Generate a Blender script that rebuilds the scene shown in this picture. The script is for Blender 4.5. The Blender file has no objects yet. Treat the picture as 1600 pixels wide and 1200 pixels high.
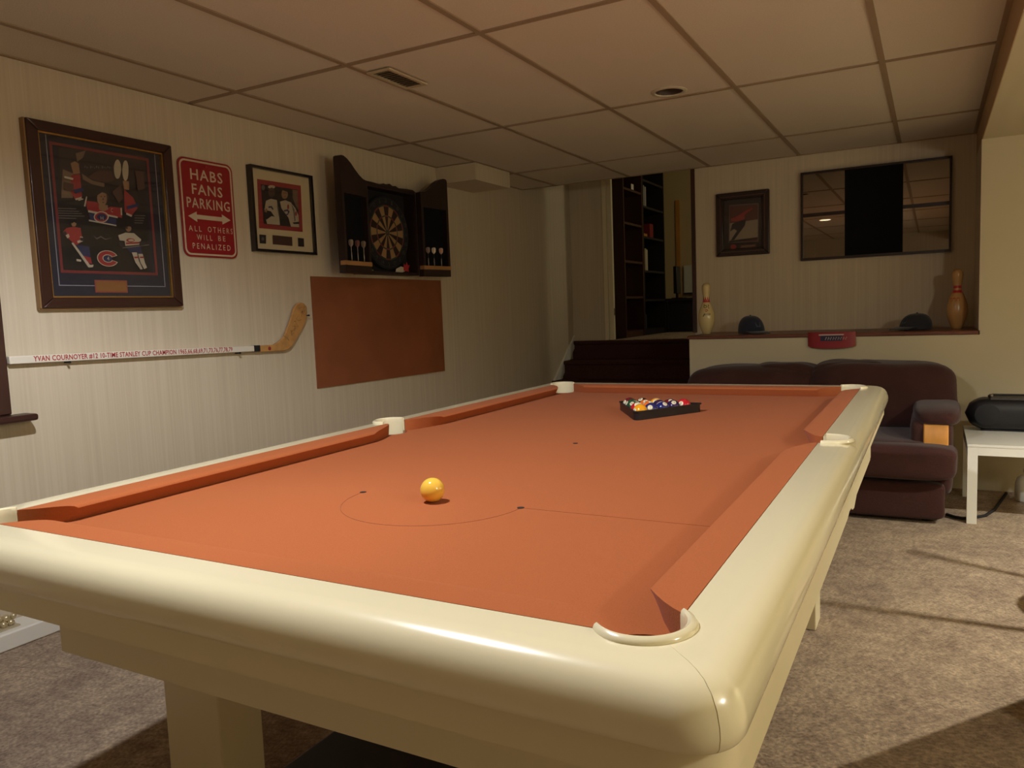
import bpy, math, random, json
from mathutils import Vector, Matrix
random.seed(7)
PI = math.pi
SC = bpy.context.scene
COL = SC.collection

# ------------------------------------------------------------------ helpers
class MB:
    """collects vertices and faces (world coordinates) for one mesh"""
    def __init__(self): self.v = []; self.f = []; self.m = []
    def add(self, vs, fs, mi=0):
        o = len(self.v); self.v += [tuple(p) for p in vs]
        for q in fs: self.f.append([o + i for i in q]); self.m.append(mi)
        return self
    def box(self, x0, x1, y0, y1, z0, z1, mi=0):
        vs = [(x, y, z) for z in (z0, z1) for y in (y0, y1) for x in (x0, x1)]
        return self.add(vs, [(0,2,3,1),(4,5,7,6),(0,1,5,4),(2,6,7,3),(0,4,6,2),(1,3,7,5)], mi)
    def prism(self, poly, fn0, fn1, mi=0):
        """poly: 2-D points; fn0/fn1 map a 2-D point to the two end caps"""
        n = len(poly); vs = [fn0(p) for p in poly] + [fn1(p) for p in poly]
        fs = [list(range(n))[::-1], list(range(n, 2*n))] + [(i, (i+1) % n, n+(i+1) % n, n+i) for i in range(n)]
        return self.add(vs, fs, mi)
    def loft(self, rings, mi=0, caps=True, closed=True):
        n = len(rings[0]); vs = [p for r in rings for p in r]; fs = []
        for k in range(len(rings)-1):
            for i in range(n if closed else n-1):
                j = (i+1) % n; fs.append((k*n+i, k*n+j, (k+1)*n+j, (k+1)*n+i))
        if caps: fs += [list(range(n))[::-1], [(len(rings)-1)*n+i for i in range(n)]]
        return self.add(vs, fs, mi)
    def tube(self, pts, r, n=10, mi=0, caps=True):
        pts = [Vector(p) for p in pts]; rr = r if isinstance(r, (list, tuple)) else [r]*len(pts)
        rings = []; up = None
        for i, p in enumerate(pts):
            t = (pts[min(i+1, len(pts)-1)] - pts[max(i-1, 0)]).normalized()
            if up is None: up = Vector((0,0,1)) if abs(t.z) < .9 else Vector((1,0,0))
            a = t.cross(up).normalized(); b = a.cross(t).normalized(); up = b
            rings.append([p + rr[i]*(math.cos(2*PI*k/n)*a + math.sin(2*PI*k/n)*b) for k in range(n)])
        return self.loft(rings, mi, caps)
    def lathe(self, prof, c, n=32, mi=0, axis='z', caps=True):
        """prof: (radius, height) pairs; c: centre"""
        rings = []
        for r, h in prof:
            ring = []
            for k in range(n):
                a = 2*PI*k/n; u, v = r*math.cos(a), r*math.sin(a)
                ring.append((c[0]+u, c[1]+v, c[2]+h) if axis == 'z' else (c[0]+h, c[1]+u, c[2]+v) if axis == 'x' else (c[0]-u, c[1]+h, c[2]+v))
            rings.append(ring)
        return self.loft(rings, mi, caps)
    def pillow(self, c, s, e=.35, nu=28, nv=16, lump=0., seed=0, mi=0, rot=None):
        """rounded box (superellipsoid) of full size s about c"""
        rnd = random.Random(seed); ph = [rnd.uniform(0, 6.28) for _ in range(6)]
        sp = lambda w, m: math.copysign(abs(w)**m, w)
        rings = []
        for j in range(1, nv):
            th = -PI/2 + PI*j/nv; ring = []
            for i in range(nu):
                a = 2*PI*i/nu
                q = Vector((sp(math.cos(th), e)*sp(math.cos(a), e), sp(math.cos(th), e)*sp(math.sin(a), e), sp(math.sin(th), e)))
                k = 1 + lump*(math.sin(3.1*q.x+4*q.y+ph[0]) + .6*math.sin(6.3*q.x-3*q.z+ph[1]) + .5*math.sin(5.2*q.z+7*q.y+ph[2]))
                q = Vector((q.x*s[0]/2, q.y*s[1]/2, q.z*s[2]/2))*k
                if rot: q = rot @ q
                ring.append(q + Vector(c))
            rings.append(ring)
        return self.loft(rings, mi)
    def sphere(self, c, r, nu=24, nv=16, mi=0, sc=(1,1,1)):
        return self.lathe([(r*math.cos(-PI/2+PI*j/nv)*sc[0], r*math.sin(-PI/2+PI*j/nv)*sc[2]) for j in range(nv+1)][1:-1], c, nu, mi) if sc[0]==sc[1] else self
    def xf(self, M):
        self.v = [tuple(M @ Vector(p)) for p in self.v]; return self
    def merge(self, o, mi=None):
        b = len(self.v); self.v += o.v; self.f += [[b+i for i in q] for q in o.f]; self.m += (o.m if mi is None else [mi]*len(o.f)); return self

def wmat(o):
    m = o.matrix_basis.copy(); p = o.parent
    while p: m = p.matrix_basis @ m; p = p.parent
    return m

def props(o, label=None, cat=None, group=None, kind=None):
    if label: o['label'] = label
    if cat: o['category'] = cat
    if group: o['group'] = group
    if kind: o['kind'] = kind
    return o

def obj(name, mb, mats, parent=None, smooth=0, bevel=0, seg=2, label=None, cat=None, group=None, kind=None, sub=0):
    """link one mesh object; vertices are given in world coordinates"""
    if not isinstance(mats, (list, tuple)): mats = [mats]
    vs = [Vector(p) for p in mb.v]
    if parent is None:
        lo = [min(p[i] for p in vs) for i in range(3)]; hi = [max(p[i] for p in vs) for i in range(3)]
        loc = Vector(((lo[0]+hi[0])/2, (lo[1]+hi[1])/2, lo[2])); inv = Matrix.Translation(-loc)
    else:
        loc = Vector((0,0,0)); inv = wmat(parent).inverted()
    me = bpy.data.meshes.new(name); me.from_pydata([tuple(inv @ p) for p in vs], [], mb.f)
    for mt in mats: me.materials.append(mt)
    me.polygons.foreach_set('material_index', mb.m)
    bm_fix(me)
    if smooth:
        me.polygons.foreach_set('use_smooth', [True]*len(me.polygons))
        me.set_sharp_from_angle(angle=math.radians(smooth))
    o = bpy.data.objects.new(name, me); COL.objects.link(o); o.location = loc
    if parent: o.parent = parent
    if bevel:
        b = o.modifiers.new('bevel', 'BEVEL'); b.width = bevel; b.segments = seg; b.limit_method = 'ANGLE'; b.angle_limit = math.radians(40)
        if not smooth:
            me.polygons.foreach_set('use_smooth', [True]*len(me.polygons)); me.set_sharp_from_angle(angle=math.radians(35))
    if sub:
        s_ = o.modifiers.new('sub', 'SUBSURF'); s_.levels = sub; s_.render_levels = sub
    return props(o, label, cat, group, kind)

def bm_fix(me):
    import bmesh
    bm = bmesh.new(); bm.from_mesh(me); bmesh.ops.recalc_face_normals(bm, faces=bm.faces); bm.to_mesh(me); bm.free(); me.update()

def thing(name, label, cat, loc, rz=0, group=None):
    o = bpy.data.objects.new(name, None); COL.objects.link(o); o.location = loc; o.rotation_euler = (0,0,rz); o.empty_display_size = .1
    return props(o, label, cat, group)

def struct(name, mb, mat, parent=None, **k):
    return obj(name, mb, mat, parent, kind=None if parent else 'structure', **k)

def cut(o, cutters):
    """boolean-subtract meshes made from builders"""
    tmp = []
    for mb in cutters:
        me = bpy.data.meshes.new('cut'); me.from_pydata([tuple(p) for p in mb.v], [], mb.f); bm_fix(me)
        c = bpy.data.objects.new('cut', me); COL.objects.link(c); tmp.append(c)
        m = o.modifiers.new('b', 'BOOLEAN'); m.operation = 'DIFFERENCE'; m.object = c; m.solver = 'EXACT'
    dg = bpy.context.evaluated_depsgraph_get(); dg.update()
    me = bpy.data.meshes.new_from_object(o.evaluated_get(dg)); me.name = o.name
    o.modifiers.clear(); o.data = me
    for c in tmp: bpy.data.objects.remove(c, do_unlink=True)
    return o

def text_pts(s, w=None, h=None, res=2, space=1.0, shear=0., bold=0.):
    """flat lettering: 2-D points and faces scaled to width w and height h, from (0,0)"""
    cu = bpy.data.curves.new('t', 'FONT'); cu.body = s; cu.size = 1; cu.resolution_u = res; cu.space_character = space; cu.shear = shear; cu.offset = bold
    o = bpy.data.objects.new('t', cu); COL.objects.link(o)
    dg = bpy.context.evaluated_depsgraph_get(); dg.update()
    me = bpy.data.meshes.new_from_object(o.evaluated_get(dg))
    vs = [(v.co.x, v.co.y) for v in me.vertices]; fs = [list(p.vertices) for p in me.polygons]
    bpy.data.objects.remove(o, do_unlink=True); bpy.data.curves.remove(cu); bpy.data.meshes.remove(me)
    x0 = min(v[0] for v in vs); x1 = max(v[0] for v in vs); y0 = min(v[1] for v in vs); y1 = max(v[1] for v in vs)
    sx = w/(x1-x0); sy = h/(y1-y0) if h else sx
    return [((v[0]-x0)*sx, (v[1]-y0)*sy) for v in vs], fs

# ------------------------------------------------------------------ materials
def lin(h):
    c = [int(h[i:i+2], 16)/255 for i in (0,2,4)]
    return tuple(x/12.92 if x <= .04045 else ((x+.055)/1.055)**2.4 for x in c) + (1,)
MATS = {}
def mat(name, col, rough=.5, spec=.5, metal=0, coat=0, noise=0, nscale=20, bump=0, bscale=80, emit=None, estr=0, sheen=0, stretch=None):
    if name in MATS: return MATS[name]
    m = bpy.data.materials.new(name); m.use_nodes = True; nt = m.node_tree; b = nt.nodes['Principled BSDF']
    c = lin(col) if isinstance(col, str) else tuple(col) + (1,)
    b.inputs['Base Color'].default_value = c; b.inputs['Roughness'].default_value = rough; b.inputs['Metallic'].default_value = metal
    b.inputs['Specular IOR Level'].default_value = spec; b.inputs['Coat Weight'].default_value = coat; b.inputs['Coat Roughness'].default_value = .08
    if sheen: b.inputs['Sheen Weight'].default_value = sheen; b.inputs['Sheen Roughness'].default_value = .5
    if emit: b.inputs['Emission Color'].default_value = lin(emit); b.inputs['Emission Strength'].default_value = estr
    if noise or bump:
        tc = nt.nodes.new('ShaderNodeTexCoord'); mp = nt.nodes.new('ShaderNodeMapping'); nt.links.new(tc.outputs['Object'], mp.inputs['Vector'])
        if stretch: mp.inputs['Scale'].default_value = stretch
    if noise:
        n = nt.nodes.new('ShaderNodeTexNoise'); n.inputs['Scale'].default_value = nscale; n.inputs['Detail'].default_value = 5
        nt.links.new(mp.outputs[0], n.inputs['Vector'])
        r = nt.nodes.new('ShaderNodeMapRange'); r.inputs['From Min'].default_value = .3; r.inputs['From Max'].default_value = .7
        r.inputs['To Min'].default_value = 1-noise; r.inputs['To Max'].default_value = 1+noise; nt.links.new(n.outputs['Fac'], r.inputs['Value'])
        mx = nt.nodes.new('ShaderNodeMix'); mx.data_type = 'RGBA'; mx.blend_type = 'MULTIPLY'; mx.inputs['Factor'].default_value = 1
        mx.inputs[6].default_value = c; nt.links.new(r.outputs[0], mx.inputs[7]); nt.links.new(mx.outputs[2], b.inputs['Base Color'])
    if bump:
        n2 = nt.nodes.new('ShaderNodeTexNoise'); n2.inputs['Scale'].default_value = bscale; n2.inputs['Detail'].default_value = 6
        nt.links.new(mp.outputs[0], n2.inputs['Vector'])
        bp = nt.nodes.new('ShaderNodeBump'); bp.inputs['Strength'].default_value = bump; bp.inputs['Distance'].default_value = .01
        nt.links.new(n2.outputs['Fac'], bp.inputs['Height']); nt.links.new(bp.outputs[0], b.inputs['Normal'])
    MATS[name] = m; return m

def wallpaper(name, axis):
    """beige paper with fine irregular vertical stripes"""
    m = bpy.data.materials.new(name); m.use_nodes = True; nt = m.node_tree; b = nt.nodes['Principled BSDF']; N = nt.nodes.new; L = nt.links.new
    b.inputs['Roughness'].default_value = .62; b.inputs['Specular IOR Level'].default_value = .25
    tc = N('ShaderNodeTexCoord'); mp = N('ShaderNodeMapping'); L(tc.outputs['Object'], mp.inputs['Vector'])
    mp.inputs['Scale'].default_value = (.0, 1, .012) if axis == 'y' else (1, .0, .012)
    n1 = N('ShaderNodeTexNoise'); n1.inputs['Scale'].default_value = 40; n1.inputs['Detail'].default_value = 2
    n2 = N('ShaderNodeTexNoise'); n2.inputs['Scale'].default_value = 110; n2.inputs['Detail'].default_value = 2
    ad = N('ShaderNodeMath'); ad.operation = 'ADD'
    L(mp.outputs[0], n1.inputs['Vector']); L(mp.outputs[0], n2.inputs['Vector']); L(n1.outputs['Fac'], ad.inputs[0]); L(n2.outputs['Fac'], ad.inputs[1])
    cr = N('ShaderNodeValToRGB'); e = cr.color_ramp.elements
    e[0].position = .36; e[0].color = lin('c4b59d'); e[1].position = .62; e[1].color = lin('cdc0a8'); x = e.new(.5); x.color = lin('c8bba2')
    hf = N('ShaderNodeMath'); hf.operation = 'MULTIPLY'; hf.inputs[1].default_value = .5; L(ad.outputs[0], hf.inputs[0])
    L(hf.outputs[0], cr.inputs['Fac']); L(cr.outputs['Color'], b.inputs['Base Color']); return m

def carpet_mat():
    m = bpy.data.materials.new('carpet'); m.use_nodes = True; nt = m.node_tree; b = nt.nodes['Principled BSDF']; N = nt.nodes.new; L = nt.links.new
    b.inputs['Roughness'].default_value = .95; b.inputs['Specular IOR Level'].default_value = .1; b.inputs['Sheen Weight'].default_value = .15
    tc = N('ShaderNodeTexCoord'); n1 = N('ShaderNodeTexNoise'); n1.inputs['Scale'].default_value = 5.5; n1.inputs['Detail'].default_value = 8; n1.inputs['Roughness'].default_value = .62
    n2 = N('ShaderNodeTexNoise'); n2.inputs['Scale'].default_value = 95; n2.inputs['Detail'].default_value = 6; n2.inputs['Roughness'].default_value = .7
    n3 = N('ShaderNodeTexNoise'); n3.inputs['Scale'].default_value = 24; n3.inputs['Detail'].default_value = 6; n3.inputs['Roughness'].default_value = .7
    for n in (n1, n2, n3): L(tc.outputs['Object'], n.inputs['Vector'])
    cr = N('ShaderNodeValToRGB'); e = cr.color_ramp.elements; e[0].position = .36; e[0].color = lin('86694e'); e[1].position = .64; e[1].color = lin('bfa27a')
    mx = N('ShaderNodeMix'); mx.data_type = 'RGBA'; mx.blend_type = 'OVERLAY'; mx.inputs['Factor'].default_value = .55
    av = N('ShaderNodeMath'); av.operation = 'MULTIPLY_ADD'; av.inputs[1].default_value = .55; ml = N('ShaderNodeMath'); ml.operation = 'MULTIPLY'; ml.inputs[1].default_value = .45
    L(n3.outputs['Fac'], av.inputs[0]); L(n1.outputs['Fac'], ml.inputs[0]); L(ml.outputs[0], av.inputs[2]); L(av.outputs[0], cr.inputs['Fac'])
    ct = N('ShaderNodeMapRange'); ct.inputs['From Min'].default_value = .3; ct.inputs['From Max'].default_value = .7; L(n2.outputs['Fac'], ct.inputs['Value'])
    L(cr.outputs['Color'], mx.inputs[6]); L(ct.outputs[0], mx.inputs[7])
    hs = N('ShaderNodeHueSaturation'); hs.inputs['Saturation'].default_value = .85; L(mx.outputs[2], hs.inputs['Color']); L(hs.outputs['Color'], b.inputs['Base Color'])
    bp = N('ShaderNodeBump'); bp.inputs['Strength'].default_value = .9; bp.inputs['Distance'].default_value = .012
    L(n2.outputs['Fac'], bp.inputs['Height']); L(bp.outputs[0], b.inputs['Normal']); return m

def glass_mat():
    m = bpy.data.materials.new('picture_glass'); m.use_nodes = True; nt = m.node_tree; N = nt.nodes.new; L = nt.links.new
    nt.nodes.remove(nt.nodes['Principled BSDF']); out = nt.nodes['Material Output']
    t = N('ShaderNodeBsdfTransparent'); g = N('ShaderNodeBsdfGlossy'); g.inputs['Roughness'].default_value = .03
    lw = N('ShaderNodeLayerWeight'); lw.inputs['Blend'].default_value = .5; pw = N('ShaderNodeMath'); pw.operation = 'POWER'; pw.inputs[1].default_value = 5
    f = N('ShaderNodeMath'); f.operation = 'MULTIPLY_ADD'; f.inputs[1].default_value = .9; f.inputs[2].default_value = .035; mx = N('ShaderNodeMixShader')
    L(lw.outputs['Facing'], pw.inputs[0]); L(pw.outputs[0], f.inputs[0])
    L(f.outputs[0], mx.inputs[0]); L(t.outputs[0], mx.inputs[1]); L(g.outputs[0], mx.inputs[2]); L(mx.outputs[0], out.inputs['Surface']); return m

WALLP_Y = wallpaper('striped_wallpaper', 'y'); WALLP_X = wallpaper('striped_wallpaper_back', 'x')
CARPET = carpet_mat(); GLASS = glass_mat()
CREAM = mat('cream_lacquer', 'e4d9b4', rough=.22, spec=.5, coat=.5)
CREAM_MATT = mat('cream_painted_board', 'dccfa8', rough=.35)
CLOTH = mat('terracotta_cloth', 'a65d36', rough=.95, spec=.06, noise=.06, nscale=400, bump=.12, bscale=500, sheen=.04)
PAINT = mat('cream_wall_paint', 'c8bd9e', rough=.6, spec=.25)
WHITE = mat('white_lacquer', 'e2dfd2', rough=.4)
TILE = mat('ceiling_tile', 'd6ccba', rough=.9, spec=.1, noise=.04, nscale=160, bump=.25, bscale=220)
TBAR = mat('ceiling_bar', '9a866c', rough=.6)
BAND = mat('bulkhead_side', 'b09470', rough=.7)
DARKWOOD = mat('dark_wood', '3a1f18', rough=.4, noise=.25, nscale=14, stretch=(1,1,.15))
BLACKWOOD = mat('dark_stained_cabinet_wood', '281a17', rough=.45, noise=.2, nscale=12, stretch=(1,1,.15))
MAHOG = mat('mahogany_frame', '341a16', rough=.28, coat=.4)
LEDGEW = mat('ledge_wood', '6a3a26', rough=.35, noise=.25, nscale=9, stretch=(.15,1,1))
TANW = mat('tan_wood', 'a87c4c', rough=.5, noise=.2, nscale=18, stretch=(1,.2,1))
OAK = mat('oak', 'c98a3c', rough=.4, noise=.2, nscale=14, stretch=(1,1,.2), coat=.3)
BLACK = mat('black_plastic', '17161a', rough=.4)
BLACKM = mat('matt_black', '121114', rough=.8)
CHROME = mat('dull_metal', '9a958c', rough=.3, metal=1)
SOFA = mat('brown_plush', '402621', rough=.9, spec=.15, noise=.14, nscale=7, bump=.2, bscale=120, sheen=.15)
STAIRC = mat('brown_stair_carpet', '4a2e26', rough=.95, spec=.1, noise=.15, nscale=60, bump=.4, bscale=200)
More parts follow.
